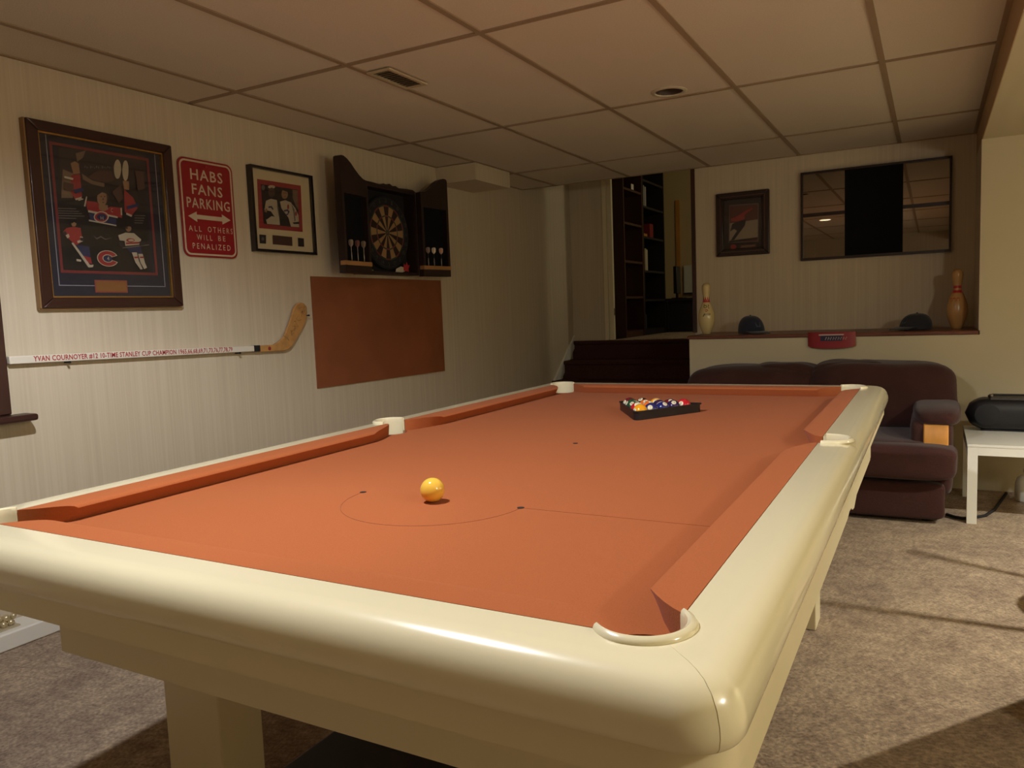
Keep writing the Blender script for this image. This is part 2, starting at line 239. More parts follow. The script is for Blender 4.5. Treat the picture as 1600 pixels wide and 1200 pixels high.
ARTS = {"p1":[["k",[[1.114,1.873],[1.501,1.901],[1.478,1.385],[1.077,1.385]]],["d2",[[1.119,1.866],[1.501,1.895],[1.497,1.78],[1.364,1.745],[1.313,1.756],[1.197,1.725],[1.11,1.675]]],["tan",[[1.126,1.783],[1.169,1.772],[1.157,1.674],[1.109,1.669]]],["red",[[1.159,1.765],[1.196,1.773],[1.196,1.681],[1.168,1.667],[1.147,1.701]]],["skin",[[1.16,1.811],[1.179,1.822],[1.194,1.815],[1.196,1.776],[1.168,1.769]]],["tan",[[1.185,1.854],[1.229,1.872],[1.214,1.841],[1.188,1.82]]],["wht",[[1.165,1.672],[1.193,1.683],[1.194,1.675],[1.168,1.666]]],["tan",[[1.202,1.777],[1.249,1.754],[1.299,1.749],[1.296,1.734],[1.241,1.739],[1.206,1.754]]],["wht",[[1.381,1.819],[1.377,1.801],[1.371,1.786],[1.364,1.777],[1.356,1.776],[1.35,1.783],[1.347,1.797],[1.347,1.814],[1.35,1.832],[1.356,1.847],[1.364,1.856],[1.371,1.857],[1.377,1.85],[1.381,1.837]]],["wht",[[1.415,1.818],[1.412,1.799],[1.407,1.783],[1.4,1.773],[1.393,1.772],[1.388,1.78],[1.385,1.795],[1.385,1.814],[1.389,1.833],[1.394,1.849],[1.401,1.858],[1.408,1.859],[1.413,1.852],[1.416,1.837]]],["skin",[[1.383,1.771],[1.413,1.772],[1.41,1.735],[1.386,1.736]]],["red",[[1.386,1.736],[1.427,1.704],[1.444,1.663],[1.414,1.629],[1.38,1.638]]],["red",[[1.21,1.669],[1.257,1.668],[1.282,1.635],[1.316,1.656],[1.369,1.655],[1.365,1.613],[1.306,1.619],[1.213,1.631]]],["skin",[[1.265,1.657],[1.304,1.661],[1.305,1.643],[1.282,1.632],[1.263,1.639]]],["skin",[[1.305,1.69],[1.301,1.675],[1.294,1.662],[1.284,1.655],[1.274,1.654],[1.265,1.659],[1.26,1.671],[1.259,1.685],[1.263,1.7],[1.27,1.713],[1.28,1.721],[1.29,1.722],[1.299,1.717],[1.304,1.705]]],["k",[[1.258,1.711],[1.285,1.734],[1.312,1.718],[1.309,1.706],[1.283,1.711],[1.259,1.694]]],["wht",[[1.216,1.632],[1.345,1.617],[1.345,1.61],[1.215,1.623]]],["blue",[[1.218,1.62],[1.338,1.607],[1.335,1.581],[1.221,1.59]]],["wht",[[1.215,1.593],[1.335,1.581],[1.335,1.576],[1.215,1.587]]],["wht",[[1.212,1.686],[1.217,1.685],[1.205,1.645],[1.199,1.645]]],["wht",[[1.361,1.654],[1.367,1.656],[1.367,1.625],[1.36,1.624]]],["wht",[[1.387,1.637],[1.414,1.629],[1.409,1.621],[1.385,1.629]]],["wht",[[1.304,1.611],[1.299,1.601],[1.289,1.592],[1.275,1.586],[1.26,1.585],[1.248,1.588],[1.239,1.596],[1.237,1.606],[1.241,1.616],[1.251,1.625],[1.265,1.631],[1.28,1.632],[1.293,1.629],[1.301,1.622]]],["red",[[1.299,1.611],[1.295,1.602],[1.287,1.595],[1.275,1.59],[1.262,1.589],[1.251,1.592],[1.243,1.598],[1.241,1.606],[1.245,1.615],[1.254,1.622],[1.265,1.627],[1.278,1.628],[1.289,1.625],[1.297,1.619]]],["blue",[[1.294,1.611],[1.291,1.604],[1.285,1.599],[1.276,1.596],[1.266,1.595],[1.257,1.597],[1.252,1.601],[1.25,1.607],[1.253,1.613],[1.259,1.618],[1.268,1.622],[1.278,1.622],[1.287,1.621],[1.292,1.616]]],["gry",[[1.091,1.628],[1.165,1.633],[1.164,1.63],[1.091,1.625]]],["gry",[[1.09,1.618],[1.176,1.624],[1.175,1.621],[1.09,1.615]]],["gry",[[1.089,1.609],[1.187,1.616],[1.187,1.613],[1.089,1.606]]],["gry",[[1.088,1.599],[1.198,1.607],[1.198,1.604],[1.088,1.596]]],["gry",[[1.087,1.59],[1.161,1.594],[1.161,1.591],[1.087,1.587]]],["gry",[[1.424,1.63],[1.477,1.634],[1.476,1.63],[1.424,1.627]]],["gry",[[1.423,1.62],[1.471,1.623],[1.471,1.619],[1.423,1.616]]],["gry",[[1.422,1.609],[1.466,1.612],[1.466,1.608],[1.422,1.606]]],["gry",[[1.421,1.599],[1.461,1.601],[1.46,1.597],[1.421,1.595]]],["skin",[[1.16,1.573],[1.158,1.567],[1.155,1.563],[1.15,1.56],[1.145,1.56],[1.141,1.562],[1.139,1.566],[1.138,1.571],[1.14,1.577],[1.143,1.581],[1.148,1.584],[1.152,1.585],[1.156,1.583],[1.159,1.578]]],["red",[[1.116,1.551],[1.146,1.559],[1.175,1.556],[1.18,1.504],[1.151,1.485],[1.112,1.517],[1.099,1.533]]],["blue",[[1.151,1.488],[1.205,1.483],[1.207,1.436],[1.165,1.446]]],["red",[[1.171,1.446],[1.207,1.439],[1.211,1.413],[1.187,1.418]]],["wht",[[1.131,1.493],[1.139,1.496],[1.201,1.409],[1.217,1.41],[1.213,1.4],[1.194,1.398]]],["wht",[[1.146,1.431],[1.166,1.428],[1.164,1.42],[1.146,1.422]]],["wht",[[1.169,1.521],[1.181,1.521],[1.181,1.515],[1.169,1.515]]],["skin",[[1.403,1.572],[1.401,1.565],[1.397,1.56],[1.391,1.557],[1.385,1.556],[1.379,1.559],[1.376,1.564],[1.375,1.57],[1.377,1.576],[1.382,1.582],[1.387,1.585],[1.393,1.586],[1.399,1.583],[1.402,1.578]]],["wht",[[1.338,1.538],[1.372,1.551],[1.413,1.552],[1.446,1.527],[1.433,1.504],[1.367,1.495],[1.366,1.516],[1.343,1.517]]],["blue",[[1.367,1.493],[1.439,1.497],[1.447,1.465],[1.391,1.465]]],["wht",[[1.395,1.469],[1.419,1.47],[1.426,1.433],[1.441,1.399],[1.43,1.397],[1.408,1.426]]],["wht",[[1.424,1.464],[1.447,1.465],[1.454,1.428],[1.463,1.406],[1.448,1.399],[1.433,1.427]]],["gry",[[1.353,1.488],[1.483,1.509],[1.482,1.504],[1.353,1.483]]],["red",[[1.414,1.522],[1.411,1.518],[1.405,1.515],[1.397,1.512],[1.388,1.512],[1.38,1.513],[1.374,1.516],[1.373,1.519],[1.375,1.523],[1.381,1.526],[1.389,1.529],[1.399,1.529],[1.407,1.528],[1.412,1.525]]],["wht",[[1.41,1.522],[1.408,1.519],[1.404,1.517],[1.399,1.516],[1.392,1.516],[1.387,1.516],[1.383,1.518],[1.382,1.52],[1.384,1.522],[1.388,1.524],[1.393,1.525],[1.399,1.526],[1.405,1.525],[1.409,1.524]]],["gry",[[1.225,1.53],[1.24,1.52],[1.259,1.53],[1.278,1.519],[1.311,1.527],[1.277,1.515],[1.259,1.524],[1.239,1.514]]],["k",[[1.137,1.575],[1.143,1.584],[1.155,1.585],[1.16,1.576],[1.158,1.573],[1.149,1.578],[1.14,1.571]]],["k",[[1.376,1.571],[1.381,1.584],[1.391,1.587],[1.401,1.584],[1.403,1.572],[1.399,1.578],[1.39,1.58],[1.38,1.575]]],["wht",[[1.11,1.523],[1.122,1.529],[1.125,1.517],[1.115,1.51]]],["wht",[[1.155,1.503],[1.178,1.511],[1.18,1.503],[1.156,1.494]]],["drk",[[1.096,1.533],[1.111,1.539],[1.116,1.526],[1.102,1.519]]],["drk",[[1.169,1.518],[1.187,1.516],[1.184,1.502],[1.168,1.505]]],["drk",[[1.335,1.511],[1.358,1.509],[1.36,1.488],[1.339,1.49]]],["drk",[[1.434,1.517],[1.453,1.521],[1.456,1.503],[1.435,1.498]]],["red",[[1.37,1.509],[1.435,1.516],[1.434,1.509],[1.369,1.502]]],["red",[[1.402,1.45],[1.423,1.453],[1.425,1.446],[1.405,1.444]]],["red",[[1.43,1.452],[1.45,1.454],[1.452,1.448],[1.432,1.446]]],["drk",[[1.278,1.692],[1.277,1.691],[1.276,1.69],[1.275,1.69],[1.274,1.689],[1.272,1.69],[1.272,1.69],[1.271,1.691],[1.272,1.692],[1.273,1.693],[1.274,1.694],[1.276,1.694],[1.277,1.694],[1.278,1.693]]],["drk",[[1.293,1.694],[1.293,1.693],[1.292,1.692],[1.291,1.691],[1.289,1.691],[1.288,1.691],[1.287,1.692],[1.287,1.693],[1.287,1.694],[1.288,1.695],[1.29,1.696],[1.291,1.696],[1.292,1.696],[1.293,1.695]]],["brn",[[1.276,1.67],[1.287,1.671],[1.284,1.667],[1.278,1.667]]],["brn",[[1.281,1.688],[1.284,1.688],[1.285,1.679],[1.278,1.678]]],["brn",[[1.298,1.707],[1.306,1.702],[1.302,1.675],[1.294,1.666],[1.298,1.684]]],["gry",[[1.214,1.808],[1.218,1.809],[1.217,1.801],[1.213,1.8]]],["gry",[[1.222,1.806],[1.226,1.806],[1.225,1.799],[1.221,1.798]]],["gry",[[1.23,1.803],[1.233,1.804],[1.233,1.803],[1.229,1.802]]],["gry",[[1.238,1.812],[1.242,1.812],[1.241,1.801],[1.237,1.801]]],["gry",[[1.246,1.809],[1.25,1.81],[1.249,1.805],[1.246,1.805]]],["gry",[[1.254,1.807],[1.258,1.807],[1.257,1.803],[1.254,1.803]]],["gry",[[1.263,1.815],[1.267,1.816],[1.266,1.807],[1.262,1.807]]],["gry",[[1.271,1.813],[1.275,1.813],[1.274,1.806],[1.27,1.805]]],["gry",[[1.279,1.81],[1.283,1.811],[1.282,1.81],[1.279,1.809]]],["gry",[[1.288,1.819],[1.292,1.819],[1.291,1.808],[1.287,1.808]]],["gry",[[1.296,1.816],[1.3,1.817],[1.299,1.812],[1.295,1.812]]],["gry",[[1.304,1.814],[1.308,1.815],[1.307,1.81],[1.303,1.81]]],["gry",[[1.313,1.822],[1.317,1.823],[1.316,1.815],[1.312,1.814]]],["gry",[[1.321,1.82],[1.325,1.821],[1.324,1.813],[1.32,1.812]]],["gry",[[1.329,1.818],[1.333,1.818],[1.333,1.817],[1.329,1.816]]],["gry",[[1.338,1.826],[1.342,1.827],[1.341,1.815],[1.337,1.815]]],["d2",[[1.315,1.572],[1.324,1.573],[1.323,1.564],[1.314,1.563]]],["d2",[[1.329,1.569],[1.338,1.57],[1.338,1.565],[1.328,1.565]]],["d2",[[1.343,1.566],[1.352,1.567],[1.352,1.566],[1.343,1.566]]],["d2",[[1.359,1.576],[1.368,1.577],[1.367,1.567],[1.358,1.567]]],["d2",[[1.373,1.573],[1.383,1.573],[1.382,1.569],[1.373,1.568]]],["d2",[[1.388,1.57],[1.397,1.57],[1.397,1.57],[1.388,1.569]]],["d2",[[1.403,1.579],[1.413,1.58],[1.412,1.571],[1.403,1.57]]],["d2",[[1.418,1.576],[1.428,1.577],[1.427,1.572],[1.418,1.571]]],["d2",[[1.433,1.573],[1.443,1.574],[1.443,1.573],[1.433,1.572]]],["brn",[[1.219,1.762],[1.266,1.797],[1.33,1.8],[1.339,1.766],[1.299,1.752],[1.249,1.755]]],["brn",[[1.322,1.716],[1.364,1.751],[1.373,1.698],[1.35,1.671]]],["brn",[[1.438,1.821],[1.48,1.821],[1.48,1.747],[1.444,1.736]]],["wht",[[1.123,1.755],[1.159,1.751],[1.157,1.743],[1.122,1.747]]],["brn",[[1.121,1.732],[1.159,1.728],[1.154,1.699],[1.117,1.701]]],["wht",[[1.171,1.667],[1.193,1.675],[1.193,1.671],[1.172,1.663]]],["blue",[[1.155,1.705],[1.197,1.719],[1.197,1.704],[1.161,1.691]]],["blue",[[1.386,1.663],[1.44,1.681],[1.443,1.669],[1.388,1.65]]]],"p2":[["red",[[2.137,1.877],[2.449,1.881],[2.442,1.631],[2.129,1.628]]],["k",[[2.16,1.853],[2.422,1.856],[2.416,1.652],[2.161,1.653]]],["gry",[[2.187,1.839],[2.185,1.832],[2.181,1.827],[2.176,1.823],[2.171,1.823],[2.166,1.825],[2.163,1.83],[2.163,1.836],[2.164,1.842],[2.168,1.847],[2.173,1.851],[2.179,1.851],[2.183,1.849],[2.186,1.845]]],["tan",[[2.383,1.852],[2.422,1.852],[2.419,1.749],[2.4,1.769],[2.382,1.805]]],["wht",[[2.259,1.851],[2.256,1.847],[2.249,1.843],[2.238,1.84],[2.227,1.839],[2.217,1.839],[2.21,1.842],[2.208,1.845],[2.211,1.849],[2.218,1.853],[2.229,1.856],[2.24,1.858],[2.25,1.857],[2.257,1.855]]],["brn",[[2.255,1.822],[2.251,1.811],[2.244,1.801],[2.234,1.795],[2.223,1.794],[2.214,1.798],[2.209,1.806],[2.207,1.817],[2.211,1.828],[2.218,1.838],[2.228,1.844],[2.238,1.845],[2.247,1.841],[2.253,1.833]]],["wht",[[2.188,1.772],[2.222,1.786],[2.264,1.784],[2.272,1.743],[2.275,1.655],[2.185,1.654],[2.169,1.713]]],["k",[[2.173,1.725],[2.216,1.721],[2.242,1.695],[2.22,1.697],[2.182,1.675],[2.164,1.692]]],["skin",[[2.348,1.824],[2.345,1.813],[2.337,1.803],[2.327,1.797],[2.316,1.796],[2.306,1.799],[2.301,1.808],[2.299,1.819],[2.303,1.83],[2.31,1.84],[2.32,1.847],[2.331,1.848],[2.341,1.844],[2.347,1.836]]],["k",[[2.306,1.841],[2.331,1.854],[2.358,1.836],[2.373,1.804],[2.352,1.806],[2.346,1.835]]],["wht",[[2.286,1.778],[2.325,1.79],[2.365,1.782],[2.395,1.755],[2.416,1.719],[2.415,1.654],[2.354,1.653],[2.34,1.699],[2.292,1.745]]],["k",[[2.279,1.727],[2.317,1.706],[2.349,1.666],[2.33,1.651],[2.291,1.666]]],["blue",[[2.202,1.745],[2.224,1.749],[2.237,1.734],[2.228,1.729],[2.218,1.74],[2.201,1.736]]],["blue",[[2.308,1.736],[2.338,1.743],[2.352,1.732],[2.335,1.712],[2.312,1.714],[2.336,1.72],[2.337,1.733],[2.311,1.728]]],["red",[[2.349,1.757],[2.348,1.752],[2.346,1.747],[2.343,1.744],[2.339,1.744],[2.337,1.746],[2.335,1.75],[2.335,1.756],[2.336,1.761],[2.339,1.766],[2.342,1.769],[2.345,1.769],[2.348,1.767],[2.349,1.763]]],["red",[[2.404,1.726],[2.403,1.721],[2.401,1.716],[2.397,1.713],[2.394,1.713],[2.392,1.715],[2.39,1.72],[2.39,1.725],[2.391,1.731],[2.393,1.735],[2.396,1.738],[2.4,1.738],[2.402,1.736],[2.404,1.732]]],["k",[[2.367,1.676],[2.419,1.685],[2.418,1.672],[2.376,1.668]]],["drk",[[2.125,1.596],[2.171,1.596],[2.167,1.551],[2.124,1.55]]],["gry",[[2.157,1.575],[2.156,1.572],[2.153,1.568],[2.149,1.566],[2.144,1.566],[2.14,1.567],[2.138,1.57],[2.137,1.574],[2.139,1.578],[2.142,1.582],[2.146,1.584],[2.15,1.584],[2.154,1.582],[2.156,1.579]]],["brn",[[2.215,1.599],[2.357,1.598],[2.355,1.55],[2.213,1.551]]],["drk",[[2.399,1.597],[2.445,1.596],[2.444,1.551],[2.398,1.55]]],["drk",[[2.226,1.823],[2.225,1.822],[2.224,1.821],[2.223,1.821],[2.222,1.82],[2.221,1.821],[2.22,1.821],[2.22,1.822],[2.22,1.823],[2.221,1.824],[2.222,1.824],[2.224,1.825],[2.225,1.824],[2.225,1.824]]],["drk",[[2.242,1.825],[2.242,1.824],[2.241,1.823],[2.24,1.822],[2.239,1.822],[2.238,1.823],[2.237,1.823],[2.237,1.824],[2.237,1.825],[2.238,1.826],[2.239,1.826],[2.24,1.827],[2.242,1.826],[2.242,1.826]]],["drk",[[2.224,1.804],[2.238,1.806],[2.235,1.802],[2.226,1.801]]],["drk",[[2.321,1.827],[2.32,1.826],[2.319,1.825],[2.318,1.824],[2.317,1.824],[2.316,1.825],[2.315,1.825],[2.315,1.826],[2.315,1.827],[2.316,1.828],[2.317,1.828],[2.318,1.829],[2.32,1.828],[2.32,1.828]]],["drk",[[2.335,1.828],[2.334,1.827],[2.333,1.827],[2.332,1.826],[2.331,1.826],[2.33,1.826],[2.329,1.827],[2.329,1.828],[2.329,1.829],[2.33,1.829],[2.331,1.83],[2.333,1.83],[2.334,1.83],[2.334,1.829]]],["brn",[[2.318,1.81],[2.329,1.811],[2.326,1.808],[2.321,1.807]]],["skin",[[2.169,1.717],[2.182,1.734],[2.192,1.727],[2.183,1.71]]],["gry",[[2.263,1.776],[2.269,1.743],[2.274,1.702],[2.268,1.699],[2.262,1.738]]],["gry",[[2.365,1.778],[2.386,1.746],[2.389,1.687],[2.381,1.682],[2.376,1.736]]]],"p3":[["gry",[[0.292,1.875],[0.502,1.868],[0.498,1.592],[0.284,1.6]]],["dred",[[0.295,1.869],[0.497,1.863],[0.494,1.595],[0.288,1.603]]],["ice",[[0.294,1.742],[0.406,1.748],[0.495,1.754],[0.493,1.625],[0.389,1.62],[0.289,1.614]]],["red",[[0.299,1.774],[0.342,1.786],[0.369,1.8],[0.391,1.814],[0.455,1.84],[0.46,1.832],[0.401,1.792],[0.404,1.767],[0.363,1.749],[0.304,1.755]]],["k",[[0.295,1.682],[0.312,1.735],[0.347,1.751],[0.412,1.756],[0.401,1.714],[0.368,1.673],[0.324,1.617],[0.299,1.616],[0.346,1.683],[0.325,1.698]]],["k",[[0.289,1.614],[0.389,1.62],[0.494,1.623],[0.494,1.612],[0.389,1.606],[0.289,1.6]]],["red",[[0.341,1.566],[0.338,1.559],[0.332,1.553],[0.324,1.55],[0.314,1.55],[0.305,1.554],[0.299,1.561],[0.297,1.57],[0.299,1.578],[0.306,1.584],[0.314,1.586],[0.324,1.586],[0.333,1.582],[0.339,1.575]]],["dred",[[0.367,1.577],[0.484,1.579],[0.484,1.552],[0.369,1.55]]],["tan",[[0.378,1.571],[0.474,1.572],[0.474,1.561],[0.377,1.559]]]]}
# ------------------------------------------------------------------ the setting (metres; floor z = 0, table along +Y)
WX, NY, KY, H = -1.433, 5.1, 4.44, 2.175         # left wall, niche back, knee wall, ceiling
DY0, XR, YF, RX = 6.07, 3.7, -3.2, 1.86          # stair end wall, right wall, wall behind camera, bulkhead edge
W, L, ZR, ZB = 1.366, 2.660, .79, .752           # table: cloth width, length, rail top, bed
struct('floor', MB().box(WX-.1, XR, YF, 5.3, -.05, 0), CARPET)
# left wall with the window opening
wy0, wy1, wz0, wz1 = -.55, .765, .86, 1.75
struct('wall_left', MB().box(WX-.12, WX, YF, wy0, 0, H+.02).box(WX-.12, WX, wy1, 5.2, 0, H+.02).box(WX-.12, WX, wy0, wy1, 0, wz0)
       .box(WX-.12, WX, wy0, wy1, wz1, H+.02).box(WX-.12, WX, 5.2, DY0+.1, 0, 3.3), WALLP_Y)
win = thing('window_1', None, None, (WX, .1, .8)); win['kind'] = 'structure'
m = MB()
m.box(WX+.001, WX+.022, wy1, wy1+.075, wz0-.02, wz1+.075).box(WX+.001, WX+.022, wy0-.075, wy0, wz0-.02, wz1+.075).box(WX+.001, WX+.022, wy0, wy1, wz1, wz1+.075)
obj('window_casing', m, DARKWOOD, win, bevel=.004)
m = MB()
for a, b_ in ((wy0, wy0+.04), (wy1-.04, wy1), (.09, .13)): m.box(WX-.07, WX-.03, a, b_, wz0, wz1)
for a, b_ in ((wz0, wz0+.04), (wz1-.04, wz1)): m.box(WX-.07, WX-.03, wy0+.04, wy1-.04, a, b_)
obj('window_sash', m, DARKWOOD, win)
obj('window_sill', MB().box(WX+.001, WX+.085, wy0-.13, wy1+.137, wz0-.048, wz0-.022), DARKWOOD, win, bevel=.009, seg=3)
obj('window_pane', MB().box(WX-.052, WX-.048, wy0+.02, wy1-.02, wz0+.02, wz1-.02), mat('night_glass', '0c0d12', rough=.05), win)
# ceiling: tiles, bars, bulkheads
LAMPS = [(.497, 2.95), (.40, .22)]
ceil = struct('ceiling', MB().box(WX-.1, RX+.02, YF, NY+.02, H, H+.03), TILE)
cut(ceil, [MB().lathe([(.072, -.1), (.072, .1)], (x, y, H), 32) for x, y in LAMPS])
m = MB(); gx = [-1.114, -.482, .150, .782, 1.414]; gy = [-2.157, -.851, .455, 1.760, 3.066, 4.371]
for x in gx: m.box(x-.012, x+.012, YF, NY, H-.005, H+.001)
for y in gy:
    xs = [WX] + [q for x in gx for q in (x-.012, x+.012)] + [RX]
    for a, b_ in zip(xs[::2], xs[1::2]): m.box(a, b_, y-.012, y+.012, H-.005, H+.001)
m.box(RX-.024, RX, YF, NY, H-.006, H+.001); m.box(WX, WX+.018, YF, NY, H-.005, H+.001); m.box(WX+.018, RX-.024, NY-.02, NY, H-.005, H+.001)
struct('trim_1', m, TBAR)
SOFF = [(3.3, 2.27)]; ZS = 2.021
sof = struct('ceiling_bulkhead_right', MB().box(RX, XR, YF, KY+.1, ZS, H+.03), PAINT)
cut(sof, [MB().lathe([(.072, -.1), (.072, .098)], (x, y, ZS), 32) for x, y in SOFF])
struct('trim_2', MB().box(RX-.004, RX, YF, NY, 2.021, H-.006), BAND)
struct('ceiling_duct_box', MB().box(WX+.001, -1.112, 3.80, 4.29, 2.055, H-.006), WALLP_Y)
# far end: white knee wall with the niche above it
struct('wall_back', MB().box(.157, RX, KY, NY, 0, .916).box(RX, XR, KY, KY+.12, 0, 2.03).box(RX, RX+.12, KY+.12, NY+.1, 0, 2.3), PAINT)
struct('wall_niche', MB().box(.02, RX, NY, NY+.1, 0, 3.3), WALLP_X)
struct('wall_niche_right', MB().box(RX-.006, RX, KY, NY, .94, 2.021), WALLP_Y)
struct('trim_3', MB().box(.005, .035, NY-.012, NY-.0005, .94, H-.006), DARKWOOD)
struct('trim_4', MB().box(.145, RX-.006, KY-.012, NY-.0005, .917, .94), LEDGEW, bevel=.005)
struct('wall_right', MB().box(XR, XR+.1, YF, KY+.1, 0, 2.1), PAINT)
struct('wall_front', MB().box(WX-.1, XR, YF-.1, YF, 0, H+.02), WALLP_X)
# white plinth along the foot of the left wall
struct('baseboard_left', MB().box(WX+.001, -1.302, -.8, 2.9, 0, .065), WHITE, bevel=.006)
# stairs up to the landing room
m = MB(); zt = [.17, .34, .51, .675, .85]; ys = [5.06, 5.31, 5.56, 5.80, 6.04]
pts = [(ys[0], 0)]
for y, z in zip(ys, zt):
    pts += [(y, z-.04), (y-.018, z-.03), (y-.022, z-.012), (y-.012, z)]
    if z != zt[-1]: pts += [(y+.235, z)]
pts += [(9.6, .85), (9.6, 0)]
m.prism(pts, lambda p: (WX+.001, p[0], p[1]), lambda p: (.60, p[0], p[1]))
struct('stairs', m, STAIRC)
struct('floor_landing', MB().box(-1.009, .59, 6.045, 9.49, .8502, .856), CARPET)
struct('trim_5', MB().prism([(5.40, .37), (6.065, .905), (6.065, .80), (5.40, .22)], lambda p: (WX+.0005, p[0], p[1]), lambda p: (WX+.018, p[0], p[1])), WHITE)
struct('wall_stair_end', MB().box(WX-.5, -1.098, DY0, DY0+.03, .84, 3.3).box(.0, 1.9, DY0, DY0+.1, .84, 3.3).box(-1.098, .0, DY0, DY0+.1, 2.95, 3.3), WALLP_X)
struct('wall_stair_right', MB().box(.60, .70, NY+.1, DY0, 0, 3.3), PAINT)
struct('ceiling_upper', MB().box(-3.1, 2, NY+.02, 9.7, 3.25, 3.3), PAINT)
struct('wall_stair_header', MB().box(WX-.12, .02, NY, NY+.02, H+.0, 3.25), PAINT)
d1 = thing('door_1', None, None, (-.7, DY0, .85)); d1['kind'] = 'structure'
m = MB()
m.box(-1.098, -1.060, DY0-.016, DY0+.02, .852, 2.95).box(-1.044, -1.012, DY0-.006, DY0+.03, .852, 2.95)
m.box(-1.060, -1.044, DY0+.002, DY0+.02, .852, 2.95)
obj('door_casing', m, mat('cream_trim_paint', 'e3d9b6', rough=.4), d1)
obj('strike_plate', MB().box(-1.0125, -1.006, DY0+.0, DY0+.02, 1.085, 1.15), CHROME, d1)
struct('wall_upper_far', MB().box(-3.0, 2, 9.5, 9.6, .85, 3.3), mat('yellow_wall', 'cdb887', rough=.7))
struct('wall_upper_left', MB().box(-3.1, -3.0, DY0+.1, 9.6, .85, 3.3), PAINT)
struct('wall_upper_right', MB().box(1.9, 2.0, DY0+.1, 9.6, .85, 3.3), PAINT)
struct('trim_6', MB().box(-1.41, -1.36, 9.47, 9.499, .85, 2.55), OAK)

# ------------------------------------------------------------------ pool table
tb = thing('pool_table', 'cream pool table covered in terracotta cloth, filling the middle of the room', 'pool table', (W/2, L/2, 0))
PR = [(.0015, .790), (.045, .790), (.060, .7885), (.073, .7845), (.0845, .776), (.0925, .763), (.0965, .748), (.0970, .738), (.0955, .727), (.0915, .7205), (.085, .718), (.0015, .718)]
def rp(station, d):
    kind = station[0]
    if kind == 's':                                     # straight: point + outward normal
        (x, y), (nx, ny) = station[1:]; return (x+nx*d, y+ny*d)
    cx, cy, sx, sy, th = station[1:]                    # corner arc
    r = .62*d; ox, oy = cx+sx*(d-r), cy+sy*(d-r); a = math.radians(th)
    return (ox + sx*r*math.cos(a), oy + sy*r*math.sin(a))   # th 0: along x, 90: along y
def rail(stations):
    return MB().loft([[rp(s, d) + (z,) for d, z in PR] for s in stations])
g = .0006
def corner(cx, cy, sx, sy, a, b_, n=6): return [('c', cx, cy, sx, sy, a+(b_-a)*i/n) for i in range(n+1)]
segs = [
    corner(0, 0, -1, -1, 45.5, 90) + corner(W, 0, 1, -1, 90, 45.5),
    corner(0, L, -1, 1, 45.5, 90) + corner(W, L, 1, 1, 90, 45.5),
    corner(W, 0, 1, -1, 44.5, 0) + [('s', (W, L/2-g), (1, 0))],
    corner(W, L, 1, 1, 44.5, 0) + [('s', (W, L/2+g), (1, 0))],
    corner(0, 0, -1, -1, 44.5, 0) + [('s', (0, L/2-g), (-1, 0))],
    corner(0, L, -1, 1, 44.5, 0) + [('s', (0, L/2+g), (-1, 0))]]
PK = [(.037, .037, 225), (W-.037, .037, -45), (.037, L-.037, 135), (W-.037, L-.037, 45), (-.018, L/2, 180), (W+.018, L/2, 0)]
cutter = lambda r=.054: [MB().lathe([(r, .6), (r, .9)], (x, y, 0), 40) for x, y, a in PK]
for st in segs:
    o = obj('rail', rail(st), CREAM, tb); cut(o, cutter())
    o.data.polygons.foreach_set('use_smooth', [True]*len(o.data.polygons)); o.data.set_sharp_from_angle(angle=math.radians(32))
m = MB(); ring_o, ring_i = [], []
for cx, cy, sx, sy in ((W, 0, 1, -1), (W, L, 1, 1), (0, L, -1, 1), (0, 0, -1, -1)):
    for k in range(9):
        a_ = PI/2*k/8; a_ = (PI/2 - a_) if (sx*sy < 0) else a_
        ring_o.append((cx+sx*(.083-.075+.075*math.cos(a_)), cy+sy*(.083-.075+.075*math.sin(a_)))); ring_i.append((cx+sx*(.040-.02+.02*math.cos(a_)), cy+sy*(.040-.02+.02*math.sin(a_))))
n = len(ring_o)
m.add([p+(z,) for z in (.676, .7175) for p in ring_o+ring_i], [(i, (i+1) % n, 2*n+(i+1) % n, 2*n+i) for i in range(n)] + [(n+i, 3*n+i, 3*n+(i+1) % n, n+(i+1) % n) for i in range(n)] + [(i, n+i, n+(i+1) % n, (i+1) % n) for i in range(n)] + [(2*n+i, 2*n+(i+1) % n, 3*n+(i+1) % n, 3*n+i) for i in range(n)])
o = obj('rail_skirt', m, CREAM_MATT, tb); cut(o, cutter(.0545)); o.data.polygons.foreach_set('use_smooth', [True]*len(o.data.polygons)); o.data.set_sharp_from_angle(angle=math.radians(32))
bed = obj('bed_cloth', MB().box(-.05, W+.05, -.03, L+.03, ZB-.03, ZB), CLOTH, tb); cut(bed, cutter())
CT = [(.0, .790, .078), (.018, .7899, .092), (.034, .7896, .108), (.048, .7893, .125), (.056, .7886, .136), (.062, .7873, .146), (.066, .7850, .155), (.068, .7800, .162)]   # d, z, jaw setback
CB = [.0, .014, .027, .037, .043, .047, .0505, .052]
